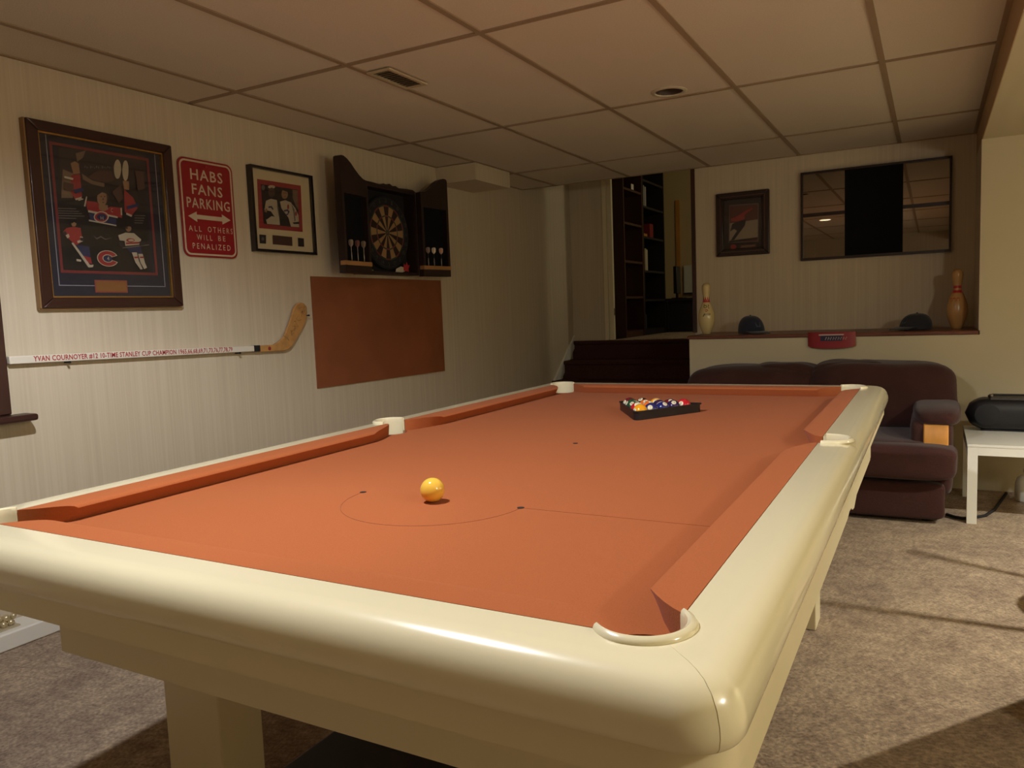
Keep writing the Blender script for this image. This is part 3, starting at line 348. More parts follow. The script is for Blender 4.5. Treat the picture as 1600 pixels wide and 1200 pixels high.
def cushion(p0, p1, nrm, side0, side1):
    """p0->p1 along the rail, nrm points to the play area; ends shaped as rounded pocket jaws"""
    p0, p1, nrm = Vector(p0), Vector(p1), Vector(nrm); t = (p1-p0).normalized(); n = len(CT)
    m = MB(); vs = []
    for P, sg, side in ((p0, 1, side0), (p1, -1, side1)):
        E = [e if not side else max(.045, .062 + (e-.094)*2.0) for d, z, e in CT]
        vs += [tuple(P + t*sg*e + nrm*d) + (z,) for (d, z, _), e in zip(CT, E)]
        vs += [tuple(P + t*sg*e + nrm*d) + (.7525,) for d, e in zip(CB, E)]
    o = 2*n; fs = []
    for i in range(n-1):
        fs += [(i, i+1, o+i+1, o+i), (n+i, o+n+i, o+n+i+1, n+i+1), (i, n+i, n+i+1, i+1), (o+i, o+i+1, o+n+i+1, o+n+i)]
    fs += [(0, o, o+n, n), (n-1, 2*n-1, o+2*n-1, o+n-1)]
    return m.add(vs, fs)
for a in [((0, 0), (W, 0), (0, 1), 0, 0), ((0, L), (W, L), (0, -1), 0, 0), ((0, 0), (0, L/2), (1, 0), 0, 1), ((0, L/2), (0, L), (1, 0), 1, 0),
          ((W, 0), (W, L/2), (-1, 0), 0, 1), ((W, L/2), (W, L), (-1, 0), 1, 0)]:
    o = obj('cushion', cushion(*a), CLOTH, tb); cut(o, cutter(.0545))
    o.data.polygons.foreach_set('use_smooth', [True]*len(o.data.polygons)); o.data.set_sharp_from_angle(angle=math.radians(40))
for x, y, a in PK:
    side = a in (0, 180); span = 100 if side else 92; m = MB(); rings = []
    prof = [(.0505, .716), (.0500, .782), (.0502, .790), (.0515, .7950), (.056, .7975), (.0615, .7958), (.0645, .7920), (.0645, .7895), (.0535, .788), (.0535, .716)]
    n = 28
    for i in range(n+1):
        th = math.radians(a - span + 2*span*i/n); k = min(1, .55 + 2.2*min(i, n-i)/n) if not side else min(1, .75 + 1.5*min(i, n-i)/n)
        ring = []
        for r, z in prof:
            rr = .0535 + (r-.0535)*k if r > .0535 else r
            ring.append((x+rr*math.cos(th), y+rr*math.sin(th), z))
        rings.append(ring)
    m.loft(rings); ln = obj('pocket_liner', m, CREAM, tb, smooth=40)
    obj('pocket_cup', MB().lathe([(.047, .715), (.046, .692), (.04, .684), (.001, .683), (.001, .680), (.042, .6805), (.049, .690), (.050, .715), (.047, .715)], (x, y, 0), 28, caps=False), BLACKM, tb, smooth=60)
obj('apron', MB().box(.105, W+.040, .08, .104, .513, .676), CREAM_MATT, tb)
obj('apron', MB().box(.105, W+.040, L-.104, L-.08, .513, .676), CREAM_MATT, tb)
def skirt(x0, x1):
    poly = [(.1045, .674), (.1045, .508), (1.62, .508), (1.68, .516), (1.74, .512), (1.79, .494), (1.84, .488), (1.88, .498), (1.93, .510), (L-.1045, .508), (L-.1045, .674)]
    return MB().prism(poly, lambda p: (x0, p[0], p[1]), lambda p: (x1, p[0], p[1]))
obj('apron', skirt(W+.018, W+.040), CREAM_MATT, tb); obj('apron', skirt(.105, .127), CREAM_MATT, tb)
for x in (.070, 1.092):
    for y in (.32, 1.99):
        m = MB().box(x, x+.18, y, y+.12, 0, .672)
        obj('leg', m, CREAM_MATT, tb, bevel=.004)
m = MB()                                                # string line and spots marked on the cloth
mk = lambda pts, w: [m.prism([(p[0], p[1]) for p in q], lambda p: (p[0], p[1], ZB+.0001), lambda p: (p[0], p[1], ZB+.0005)) for q in pts]
cx, cy, R = .683, .573, .204
arc = [(cx+R*math.cos(PI+PI*i/40), cy+R*math.sin(PI+PI*i/40)) for i in range(41)]; arc2 = [(cx+(R+.0009)*math.cos(PI+PI*i/40), cy+(R+.0009)*math.sin(PI+PI*i/40)) for i in range(41)]
mk([[arc[i], arc[i+1], arc2[i+1], arc2[i]] for i in range(40)], 0)
mk([[(.887, .5727), (1.29, .5727), (1.29, .5731), (.887, .5731)]], 0)
obj('string_line', m, mat('faint_pencil', '8a4828', rough=.9), tb)
for x, y in ((.479, .573), (.887, .573), (.687, 1.30)):
    m = MB(); m.lathe([(.0075, .0002), (.0075, .0009), (.0055, .0011)], (x, y, ZB), 18); obj('spot', m, mat('spot_black', '2a1c16', rough=.8), tb)

# ------------------------------------------------------------------ balls and rack
BR = .0262
ball_m = lambda n, c: mat('ball_'+n, c, rough=.12, coat=.6)
cue = obj('cue_ball', MB().sphere((.687, .551, ZB+BR+.0006), BR, 40, 28), ball_m('yellowed', 'f0c04a'), smooth=80,
    label='yellowed cue ball alone in the middle of the near half of the cloth', cat='ball')
RK = (.705, 1.785)                                       # near corner of the rack; opens towards +Y
RS = .318
tri = [(RK[0], RK[1]), (RK[0]+RS/2, RK[1]+RS*.866), (RK[0]-RS/2, RK[1]+RS*.866)]
ctr = (RK[0], RK[1]+RS*.577)
def roundtri(k, rr):
    out = []
    for i, (x, y) in enumerate(tri):
        bx, by = ctr[0]+(x-ctr[0])*k, ctr[1]+(y-ctr[1])*k
        a0 = math.atan2(y-ctr[1], x-ctr[0]); c = (bx-math.cos(a0)*rr*2, by-math.sin(a0)*rr*2)
        for j in range(7):
            a = a0 - math.radians(60) + math.radians(120)*j/6; out.append((c[0]+rr*math.cos(a), c[1]+rr*math.sin(a)))
    return out
o_, i_ = roundtri(1.06, .016), roundtri(1.0, .012)
o2 = roundtri(1.09, .016); z0, z1 = ZB+.0006, ZB+.033
rings = [[p+(z0,) for p in o_], [p+(z1-.005,) for p in o_], [p+(z1-.004,) for p in o2], [p+(z1,) for p in o2], [p+(z1,) for p in i_], [p+(z0,) for p in i_]]
m = MB(); m.loft(rings, caps=False); n = len(o_)
m.f += [[5*n+i, 5*n+(i+1) % n, (i+1) % n, i] for i in range(n)]; m.m += [0]*n
obj('ball_rack', m, BLACK, smooth=40, label='black plastic triangle rack holding the balls at the far end of the table', cat='rack')
YEL, BLU, RED, PUR, ORA, GRN, MAR, BLK = 'f2a51e', '1c2466', 'c4202c', '2e1a48', 'e8702a', '1d4a30', '6a1424', '141216'
rows = [[(1, YEL)], [(11, RED), (2, BLU)], [(14, GRN), (13, ORA), (10, BLU)], [(6, GRN), (5, ORA), (4, PUR), (12, PUR)], [(7, MAR), (8, BLK), (9, YEL), (15, MAR), (3, RED)]]
cname = {YEL:'yellow', BLU:'blue', RED:'red', PUR:'purple', ORA:'orange', GRN:'green', MAR:'maroon', BLK:'black'}
where = {1:'at the near point of the rack', 11:'in the second row of the rack, left', 2:'in the second row of the rack, right', 14:'at the left of the third row in the rack', 13:'in the middle of the rack, third row',
  10:'at the right of the third row in the rack', 6:'at the left end of the fourth row in the rack', 5:'second from left in the fourth row of the rack', 4:'third from left in the fourth row of the rack', 12:'at the right end of the fourth row in the rack',
  7:'in the left far corner of the rack', 8:'second along the far row of the rack', 9:'in the centre of the far row of the rack', 15:'fourth along the far row of the rack', 3:'in the right far corner of the rack'}
SPOT = mat('ball_spot', 'ece2c0', rough=.15, coat=.5); NUMI = mat('ball_number_ink', '1a1614', rough=.3)
spots = {1:(-.5,-.75,.15), 11:(-.6,.3,.75), 2:(.1,-.85,.45), 14:(-.2,-.7,.7), 13:(-.6,-.3,.8), 10:(.55,-.45,.75), 6:(-.7,-.55,.5), 5:(.25,-.6,.8), 4:(.8,.3,.55), 12:(.3,-.6,.75), 7:(-.55,-.7,.4), 8:(-.2,-.5,.9), 9:(.1,-.75,.6), 15:(.35,-.6,.75), 3:(-.15,-.85,.4)}
def ball(num, colr, c):
    striped = num > 8; d = Vector(spots[num]).normalized(); up = Vector((0,0,1)); side = up.cross(d).normalized(); up = d.cross(side).normalized()
    M = Matrix((side, up, d)).transposed()
    t = thing('billiard_ball', ('%s striped' if striped else 'solid %s') % cname[colr] + ' numbered ball ' + where[num], 'ball', (c[0], c[1], ZB+.0006), group='numbered balls in the rack')
    C = Vector((c[0], c[1], ZB+BR+.0006)); m = MB(); nv, nu = 20, 28; rings = []; mi = []
    for j in range(1, nv):
        a = -PI/2+PI*j/nv
        rings.append([C + M @ Vector((BR*math.cos(a)*math.cos(2*PI*i/nu), BR*math.sin(a), BR*math.cos(a)*math.sin(2*PI*i/nu))) for i in range(nu)])
    m.loft(rings)
    if striped:
        for k in range(nv-2):
            for i in range(nu): m.m[k*nu+i] = 1 if (k < 5 or k > nv-8) else 0
        m.m[-1] = m.m[-2] = 1
    obj('ball_body', m, [ball_m(cname[colr], colr), SPOT], t, smooth=80)
    def proj(x, y, r): 
        v = Vector((x, y, math.sqrt(max(0, BR*BR-x*x-y*y)))).normalized()*r; return C + M @ v
    m = MB(); rr = .0092 if not striped else .0085
    for k in range(3):
        m.loft([[proj(rr*(q+.001)*math.cos(2*PI*i/16), rr*(q+.001)*math.sin(2*PI*i/16), BR+.0003) for i in range(16)] for q in (k/3, (k+1)/3)], caps=False)
    sp = obj('number_spot', m, SPOT, t, smooth=60)
    vs, fs = text_pts(str(num), .0050 if num < 10 else .0085, .0085); wx = max(v[0] for v in vs)
    m = MB().add([proj(v[0]-wx/2, v[1]-.00425, BR+.0006) for v in vs], fs); obj('numeral', m, NUMI, sp)
for r, row in enumerate(rows):
    for k, (num, colr) in enumerate(row):
        ball(num, colr, (RK[0] + (k-r/2)*BR*2.012, RK[1] + .048 + r*BR*2.012*.866))
# ------------------------------------------------------------------ things on the left wall (u = y, v = z, outwards = +X)
LW = lambda n: (lambda p: (WX+n, p[0], p[1]))
BW = lambda n: (lambda p: (p[0], NY-n, p[1]))
def rect(a, b, c, d): return [(a, c), (b, c), (b, d), (a, d)]
def frame_bars(m, P, n0, n1, out, inn):
    """four mitred bars between rectangles out and inn (u0,u1,v0,v1)"""
    o, i = rect(*out), rect(*inn)
    for k in range(4):
        j = (k+1) % 4; m.prism([o[k], o[j], i[j], i[k]], P(n0), P(n1))
    return m
ART = {'k':'0f0e13', 'd2':'2a2120', 'tan':'6e5a46', 'red':'8e2628', 'skin':'8a6a4c', 'wht':'aea48e', 'blue':'262c50', 'gry':'625c56', 'brn':'4a342a', 'drk':'2a2326', 'dred':'502622', 'ice':'8a7c66'}
def art(name, key, P, n0, parent, step=.00012):
    m = MB(); mats = []; names = []
    for i, (c, poly) in enumerate(ARTS[key]):
        if c not in names: names.append(c); mats.append(mat('print_'+c, ART[c], rough=.6))
        m.add([P(n0+i*step)(p) for p in poly], [list(range(len(poly)))], names.index(c))
    return obj(name, m, mats, parent)
def letters(m, P, n, s, u0, u1, v0, v1, slope=0., mi=0, space=1.0, bold=0.):
    vs, fs = text_pts(s, u1-u0, v1-v0, space=space, bold=bold); return m.add([P(n)((u0+v[0], v0+v[1]+slope*v[0])) for v in vs], fs, mi)
# big player collage
f1 = thing('framed_photo', 'large mahogany framed hockey player collage with navy mat, leftmost picture on the left wall', 'picture', (WX, 1.3, 1.235))
oy0, oy1, oz0, oz1 = .985, 1.625, 1.235, 1.955
m = MB(); frame_bars(m, LW, .001, .034, (oy0, oy1, oz0, oz1), (oy0+.045, oy1-.045, oz0+.040, oz1-.040)); obj('frame', m, MAHOG, f1, bevel=.004)
m = MB(); frame_bars(m, LW, .012, .026, (oy0+.045, oy1-.045, oz0+.040, oz1-.040), (oy0+.051, oy1-.051, oz0+.046, oz1-.046)); obj('gilt_lip', m, mat('gilt', 'b08a4c', rough=.3, metal=.8), f1)
m = MB(); m.box(WX+.001, WX+.028, oy0-.006, oy0-.0005, oz0-.002, oz1).box(WX+.001, WX+.02, oy0-.006, oy1, oz0-.008, oz0-.001); obj('frame_back_edge', m, mat('tan_frame_edge', '8a6a42', rough=.5), f1)
obj('backing_board', MB().box(WX+.002, WX+.008, oy0+.02, oy1-.02, oz0+.02, oz1-.02), BLACKM, f1)
NAVY = mat('navy_mat', '1b1d2c', rough=.8)
obj('mat_board', MB().box(WX+.0085, WX+.012, oy0+.046, oy1-.046, oz0+.041, oz1-.041), NAVY, f1)
m = MB(); frame_bars(m, LW, .0121, .0128, (1.068, 1.552, 1.323, 1.912), (1.071, 1.549, 1.326, 1.909)); obj('silver_fillet', m, mat('silver_line', '8e8e96', rough=.4), f1)
m = MB(); frame_bars(m, LW, .0121, .0132, (1.080, 1.518, 1.374, 1.884), (1.091, 1.507, 1.385, 1.873)); obj('red_inner_mat', m, mat('red_mat', '702828', rough=.7), f1)
ph = art('photo_print', 'p1', LW, .0125, f1)
m = MB(); C0 = (1.281, 1.438)
def cring(r0, r1, a0, a1, n, mi, k=.70):
    P = LW(n); pts = [(C0[0]+r0*math.cos(a)*1.0, C0[1]+r0*math.sin(a)*k) for a in [a0+(a1-a0)*i/24 for i in range(25)]]
    qts = [(C0[0]+r1*math.cos(a), C0[1]+r1*math.sin(a)*k) for a in [a0+(a1-a0)*i/24 for i in range(25)]]
    m.add([P(p) for p in pts+qts], [(i, i+1, 26+i, 25+i) for i in range(24)], mi)
cring(.020, .048, .42, 2*PI-.42, .0190, 0); cring(.024, .044, .50, 2*PI-.50, .0192, 1); cring(.0005, .019, 0, 2*PI, .0190, 2); letters(m, LW, .0194, '4', 1.277, 1.287, 1.430, 1.446, mi=0)
CM = [mat('print_wht', ART['wht']), mat('print_red', ART['red']), mat('print_blue', ART['blue'])]; obj('crest', m, CM, ph)
m = MB(); letters(m, LW, .0190, 'C', 1.313, 1.322, 1.632, 1.648, mi=0); obj('captain_letter', m, CM, ph); m = MB(); letters(m, LW, .0192, 'H', 1.264, 1.276, 1.597, 1.610, mi=0)
obj('chest_letter', m, CM, ph)
m = MB().box(WX+.0121, WX+.0145, 1.217, 1.363, 1.296, 1.348); pl = obj('caption_plaque', m, mat('red_plaque_edge', '8a4038', rough=.5), f1)
m = MB().box(WX+.0146, WX+.0155, 1.222, 1.358, 1.301, 1.343); obj('brass_plate', m, mat('dull_brass', '8c6038', rough=.4, metal=.3), pl)
obj('glass', MB().box(WX+.0215, WX+.0225, oy0+.046, oy1-.046, oz0+.041, oz1-.041), GLASS, f1)
# parking sign
s1 = thing('parking_sign', 'red metal parking sign with white lettering and double arrow on the left wall', 'sign', (WX, 1.83, 1.465))
def rrect(u0, u1, v0, v1, r, n=6):
    out = []
    for (cu, cv, a0) in ((u1-r, v0+r, -90), (u1-r, v1-r, 0), (u0+r, v1-r, 90), (u0+r, v0+r, 180)):
        out += [(cu+r*math.cos(math.radians(a0+90*i/n)), cv+r*math.sin(math.radians(a0+90*i/n))) for i in range(n+1)]
    return out
SRED = mat('sign_red', '921a23', rough=.3, coat=.3); SWHT = mat('sign_white', 'c8b8a0', rough=.35)
sg = rrect(1.669, 1.984, 1.466, 1.922, .035)
obj('sign_plate', MB().prism(sg, LW(.006), LW(.009)), SRED, s1)
a, b_ = rrect(1.677, 1.976, 1.474, 1.914, .030), rrect(1.685, 1.968, 1.482, 1.906, .024)
m = MB(); n = len(a); m.add([LW(.0102)(p) for p in a+b_] + [LW(.0088)(p) for p in a+b_], [(i, (i+1) % n, n+(i+1) % n, n+i) for i in range(n)] + [(i, 2*n+i, 2*n+(i+1) % n, (i+1) % n) for i in range(n)] + [(n+i, n+(i+1) % n, 3*n+(i+1) % n, 3*n+i) for i in range(n)])
obj('border_line', m, SWHT, s1)
for s, u0, u1, v0, v1 in (('HABS', 1.735, 1.921, 1.824, 1.875), ('FANS', 1.738, 1.915, 1.757, 1.806), ('PARKING', 1.704, 1.954, 1.693, 1.741), ('ALL', 1.704, 1.776, 1.585, 1.610),
                          ('OTHERS', 1.812, 1.961, 1.586, 1.612), ('WILL', 1.746, 1.834, 1.546, 1.571), ('BE', 1.870, 1.913, 1.548, 1.572), ('PENALIZED', 1.719, 1.941, 1.504, 1.530)):
    m = MB(); letters(m, LW, .0096, s, u0, u1, v0, v1, space=1.15 if v1-v0 > .03 else 1.5, bold=.012 if v1-v0 > .03 else 0.); obj('lettering', m, SWHT, s1)
zc_ = 1.653
m = MB().prism([(1.706, zc_), (1.755, zc_+.024), (1.755, zc_+.010), (1.902, zc_+.010), (1.902, zc_+.024), (1.953, zc_), (1.902, zc_-.024), (1.902, zc_-.010), (1.755, zc_-.010), (1.755, zc_-.024)], LW(.0091), LW(.0098)); obj('double_arrow', m, SWHT, s1)
m = MB(); m.lathe([(.006, .0), (.006, .002), (.003, .003)], (WX+.009, 1.826, 1.892), 12, axis='x'); obj('screw', m, SRED, s1)
# small picture
f2 = thing('framed_photo', 'small black framed photo of two players with cream mat, right of parking sign', 'picture', (WX, 2.3, 1.505))
oy0, oy1, oz0, oz1 = 2.082, 2.528, 1.508, 1.942
m = MB(); frame_bars(m, LW, .001, .034, (oy0, oy1, oz0, oz1), (oy0+.014, oy1-.014, oz0+.014, oz1-.014)); obj('frame', m, mat('black_lacquer_frame', '1c1618', rough=.25, coat=.4), f2)
obj('backing_board', MB().box(WX+.002, WX+.008, oy0+.01, oy1-.01, oz0+.01, oz1-.01), BLACKM, f2)
obj('mat_board', MB().box(WX+.0085, WX+.016, oy0+.0145, oy1-.0145, oz0+.0145, oz1-.0145), mat('cream_mat', 'c9bb98', rough=.8), f2)
art('photo_print', 'p2', LW, .0165, f2)
obj('glass', MB().box(WX+.0230, WX+.0240, oy0+.0145, oy1-.0145, oz0+.0145, oz1-.0145), GLASS, f2)
# hockey stick on three pegs
hs = thing('hockey_stick', 'white hockey stick with red lettering and wooden blade, hung level on the left wall', 'hockey stick', (WX, 1.6, 1.0))
sl = -.0222; zt_ = lambda y: 1.0575 + sl*(y-.84)
y0, y1 = .845, 2.030
m = MB(); poly = [(y0, zt_(y0)), (y1, zt_(y1)), (y1, zt_(y1)-.0300), (y0, zt_(y0)-.0300)]; m.prism(poly, LW(.009), LW(.030)); obj('shaft', m, mat('white_stick', 'dcd5c4', rough=.35), hs, bevel=.003)
m = MB(); poly = [(y1, zt_(y1)+.0008), (2.068, zt_(2.068)+.0008), (2.068, zt_(2.068)-.0308), (y1, zt_(y1)-.0308)]; m.prism(poly, LW(.008), LW(.031)); obj('tape_band', m, BLACKM, hs)
bl = [(2.068, 1.029), (2.168, 1.028), (2.205, 1.040), (2.245, 1.066), (2.29, 1.135), (2.335, 1.219), (2.36, 1.240), (2.385, 1.247), (2.41, 1.240), (2.427, 1.224), (2.421, 1.155), (2.38, 1.1), (2.33, 1.045), (2.285, 1.003), (2.246, .992), (2.068, .996)]
bo = obj('blade', MB().prism(bl, LW(.011), LW(.026)), mat('blade_wood', 'b98a50', rough=.45, noise=.15, nscale=30), hs, bevel=.003)
m = MB(); random.seed(3)
for k in range(7):
    u, v = 2.27+.02*k, 1.06+.024*k; pts = [(u+random.uniform(-.03, .03), v+random.uniform(-.02, .02)) for _ in range(5)]
    m.tube([LW(.0265)(p) for p in pts], .0006, 4)
obj('signature', m, BLACKM, bo)
m = MB(); m.lathe([(.010, 0), (.010, .001)], (WX+.0262, 2.135, 1.010), 14, axis='x'); obj('round_stamp', m, mat('print_red', ART['red']), bo)
m = MB(); letters(m, LW, .0304, 'YVAN COURNOYER #12 10-TIME STANLEY CUP CHAMPION 1965,66,68,69,71,73,76,77,78,79', .932, 1.889, 1.0280, 1.0535, slope=sl, space=1.05, bold=.022); obj('lettering', m, mat('stick_red_print', 'a01c28', rough=.5), hs)
for y, z in ((1.069, zt_(1.069)-.0335), (1.931, zt_(1.931)-.0335), (2.430, 1.175)):
    o = obj('wall_peg', MB().lathe([(.0035, 0), (.0035, .030), (.005, .031), (.005, .036)], (WX+.001, y, z), 10, axis='x'), BLACKM,
            label='small dark peg in the left wall ' + ('under the lettered shaft of the hockey stick' if y < 1.5 else 'under the stick near its black tape' if y < 2.2 else 'at the tip of the stick blade'), cat='peg', group='pegs holding the hockey stick')
# brown hardboard panel
obj('mounted_hardboard', MB().prism([(2.493, .763), (3.790, .752), (3.790, 1.392), (2.493, 1.392)], LW(.002), LW(.008)), mat('brown_hardboard', '8a5030', rough=.5, noise=.14, nscale=4),
    label='brown hardboard panel protecting the left wall under the dartboard', cat='wall panel')
# dartboard cabinet
fx = WX+.095; hy0, hy1 = 2.863, 3.408
dc = thing('dartboard_cabinet', 'dark wooden dartboard cabinet with both scroll-topped doors open on the left wall', 'cabinet', (WX, 3.135, 1.41))
m = MB(); m.box(WX+.001, fx, hy0, hy0+.016, 1.412, 1.945).box(WX+.001, fx, hy1-.016, hy1, 1.412, 1.945).box(WX+.001, fx, hy0+.016, hy1-.016, 1.412, 1.428).box(WX+.001, fx, hy0+.016, hy1-.016, 1.929, 1.945)
obj('cabinet_body', m, BLACKWOOD, dc)
obj('back_panel', MB().box(WX+.001, WX+.012, hy0+.016, hy1-.016, 1.428, 1.929), BLACKM, dc)
m = MB().prism([(hy0-.002, 1.945), (hy0+.03, 1.958), (hy0+.10, 1.957), (3.135-.09, 1.952), (3.135-.06, 1.962), (3.135-.03, 1.957), (3.135, 1.968), (3.135+.03, 1.957), (3.135+.06, 1.962), (3.135+.09, 1.952), (hy1-.10, 1.957), (hy1-.03, 1.958), (hy1+.002, 1.945)], LW(.06), LW(.10)); obj('carved_crest', m, BLACKWOOD, dc)
m = MB(); NP = [('corner_print', [(2.885, 1.435), (2.885, 1.478), (2.93, 1.452), (2.985, 1.435)], 'cfc6b0'), ('corner_print', [(2.895, 1.441), (2.93, 1.447), (2.975, 1.437), (2.90, 1.437)], '15131a'),
     ('corner_print', [(3.20, 1.432), (3.21, 1.452), (3.26, 1.468), (3.30, 1.462), (3.305, 1.44), (3.27, 1.430)], 'cfc6b0'), ('corner_print', [(3.285, 1.442), (3.29, 1.49), (3.31, 1.475), (3.325, 1.50), (3.335, 1.478), (3.355, 1.482), (3.34, 1.455), (3.345, 1.435)], 'b02c2e')]
for i, (nm, pl_, c) in enumerate(NP): obj(nm, MB().prism(pl_, LW(.060+.0006*i), LW(.0604+.0006*i)), mat('dart_print_'+c, c, rough=.6), dc)
def door(hy, s, ang, ztop):
    a = math.radians(ang); cu, su = math.cos(a), math.sin(a)
    def P(n): return lambda p: (fx + .002 + p[0]*su + n*cu, hy + s*(p[0]*cu - n*su), p[1])
    d = MB()
    top = [(.0, 1.945), (.04, 1.950), (.08, 1.968), (.12, 1.994), (.16, 2.024), (.195, 2.043), (.225, 2.053), (.25, 2.053), (.262, 2.046), (.265, 2.034)]
    d.prism([(0, 1.850)] + top + [(.265, 1.850)], P(.010), P(.044))
    d.prism([(0, 1.475), (.022, 1.475), (.022, 1.850), (0, 1.850)], P(.010), P(.044)); d.prism([(.243, 1.475), (.265, 1.475), (.265, 1.850), (.243, 1.850)], P(.010), P(.044))
    d.prism([(0, 1.405), (.265, 1.405), (.265, 1.450), (0, 1.450)], P(.010), P(.044))
    d.prism([(0, 1.405)] + [(0, 1.945)] + top[1:] + [(.265, 1.405)], P(.0), P(.0098))
    o = obj('door', d, BLACKWOOD, dc)
    obj('score_panel', MB().prism([(.022, 1.475), (.243, 1.475), (.243, 1.850), (.022, 1.850)], P(.0100), P(.0115)), mat('chalkboard', '0d0d10', rough=.9, spec=.2), o)
    obj('dart_shelf', MB().prism([(.0, 1.450), (.265, 1.450), (.265, 1.474), (.0, 1.474)], P(.0100), P(.048)), TANW, o)
    return P
PL = door(hy0, -1, 6, 0); PR_ = door(hy1, 1, 8, 0)
random.seed(5)
def dart(P, u, label, flight, group, tip):
    x, y, z0 = P(.030)((u, 1.4745)); t = thing('dart', label, 'dart', (x, y, z0), group=group)
    obj('barrel', MB().lathe([(.001, .0003), (.0032, .004), (.0035, .030), (.003, .048), (.0016, .052)], (x, y, z0), 10), CHROME, t, smooth=50)
    obj('shaft', MB().lathe([(.0018, .052), (.0018, .085), (.0015, .088)], (x, y, z0), 8), mat('dart_shaft_'+tip, tip, rough=.4), t, smooth=50)
    m = MB()
    for k in range(4):
        a = k*PI/2 + .5; c, s = math.cos(a), math.sin(a)
        prof = [(.0012, .078), (.012, .092), (.014, .112), (.010, .120), (.0012, .122)]
        m.prism(prof, lambda p: (x+p[0]*c-.0004*s, y+p[0]*s+.0004*c, z0+p[1]), lambda p: (x+p[0]*c+.0004*s, y+p[0]*s-.0004*c, z0+p[1]))
    obj('flight', m, mat('dart_flight_'+flight, flight, rough=.4), t)
for u, lab, fl in ((.055, 'nearest the dartboard', '8a7a60'), (.118, 'in the middle', '7a4a40'), (.182, 'nearest the outer edge', '9a8a78')): dart(PL, u, 'dart standing tip down on the left cabinet door shelf, ' + lab, fl, 'darts on the left cabinet door', 'b0a8a0')
for u, lab, fl in ((.062, 'leftmost of three', 'a08878'), (.118, 'with the brightest white flight, middle of three', 'f0e4cc'), (.190, 'rightmost of three', 'd0a890')): dart(PR_, u, 'dart standing on the right cabinet door shelf, ' + lab, fl, 'darts on the right cabinet door', '2a2a30')
# dartboard
DBY, DBZ, DX_ = 3.148, 1.674, WX+.0125
db = thing('dartboard', 'round dartboard of tan and dark wedges inside the open cabinet', 'dartboard', (DX_, DBY, DBZ-.226))
obj('board_disc', MB().lathe([(.222, 0), (.226, .004), (.226, .036), (.222, .040)], (DX_, DBY, DBZ), 64, axis='x'), mat('board_black', '1a1a1e', rough=.85), db, smooth=40)
m = MB(); RB = [(.017, .099, 0), (.099, .107, 1), (.107, .162, 0), (.162, .170, 1)]
for k in range(20):
    a0, a1 = math.radians(90-9+18*k), math.radians(90+9+18*k)
    for r0, r1, kind in RB:
        q = [(DX_+.0405, DBY+r*math.cos(a), DBZ+r*math.sin(a)) for r, a in ((r0, a0), (r1, a0), (r1, (a0+a1)/2), (r1, a1), (r0, a1), (r0, (a0+a1)/2))]
        m.add(q, [tuple(range(6))], ((1 if k % 2 else 0) if kind == 0 else (3 if k % 2 else 2)))
for r0, r1, mi in ((.0003, .0064, 2), (.0064, .017, 3)):
    for k in range(20):
        a0, a1 = 2*PI*k/20, 2*PI*(k+1)/20; m.add([(DX_+.0405, DBY+r*math.cos(a), DBZ+r*math.sin(a)) for r, a in ((r0, a0), (r1, a0), (r1, a1), (r0, a1))], [(0,1,2,3)], mi)
obj('playing_face', m, [mat('sisal_dark', '2a1a16', rough=.9), mat('sisal_tan', '98784e', rough=.9), mat('sisal_red', '7a2a24', rough=.9), mat('sisal_green', '2c4030', rough=.9)], db)
m = MB()
for r in (.0064, .017, .099, .107, .162, .170): m.tube([(DX_+.0412, DBY+r*math.cos(2*PI*k/48), DBZ+r*math.sin(2*PI*k/48)) for k in range(49)], .0006, 4)
for k in range(20):
    a = math.radians(81+18*k); m.tube([(DX_+.0412, DBY+r*math.cos(a), DBZ+r*math.sin(a)) for r in (.017, .172)], .0006, 4)
obj('wire_spider', m, mat('dark_wire', '5a564e', rough=.4, metal=.8), db)
m = MB()
for k, s in enumerate([20, 1, 18, 4, 13, 6, 10, 15, 2, 17, 3, 19, 7, 16, 8, 11, 14, 9, 12, 5]):
    a = math.radians(90-18*k); u, v = DBY+.197*math.cos(a), DBZ+.197*math.sin(a); w = .022 if s > 9 else .012
    letters(m, LW, .0535, str(s), u-w/2, u+w/2, v-.012, v+.012)
m.tube([(DX_+.0415, DBY+.213*math.cos(2*PI*k/48), DBZ+.213*math.sin(2*PI*k/48)) for k in range(49)], .0008, 5)
obj('number_ring', m, mat('dark_wire', '5a564e', rough=.4, metal=.8), db)

# ------------------------------------------------------------------ ceiling fittings
vt = thing('air_vent', 'rectangular slotted air vent set in the ceiling tiles', 'vent', (-.41, 2.01, H-.012))
vx0, vx1, vy0, vy1 = -.470, -.352, 1.872, 2.148
m = MB(); fr = lambda p, z: (p[0], p[1], z)
o, i = rect(vx0, vx1, vy0, vy1), rect(vx0+.016, vx1-.016, vy0+.016, vy1-.016)
for k in range(4): j = (k+1) % 4; m.prism([o[k], o[j], i[j], i[k]], lambda p: fr(p, H-.0055), lambda p: fr(p, H-.012))
obj('vent_frame', m, mat('vent_paint', 'c0b090', rough=.5), vt)
obj('duct_opening', MB().box(vx0+.016, vx1-.016, vy0+.016, vy1-.016, H-.0035, H-.0005), mat('duct_dark', '64564a', rough=.9), vt)
for k in range(11):
    y = vy0+.028+.022*k; o = MB().prism([(y, H-.0115), (y+.012, H-.0045), (y+.014, H-.0045), (y+.002, H-.0115)], lambda p: (vx0+.0165, p[0], p[1]), lambda p: (vx1-.0165, p[0], p[1]))
    obj('slat', o, mat('vent_paint', 'c0b090', rough=.5), vt)
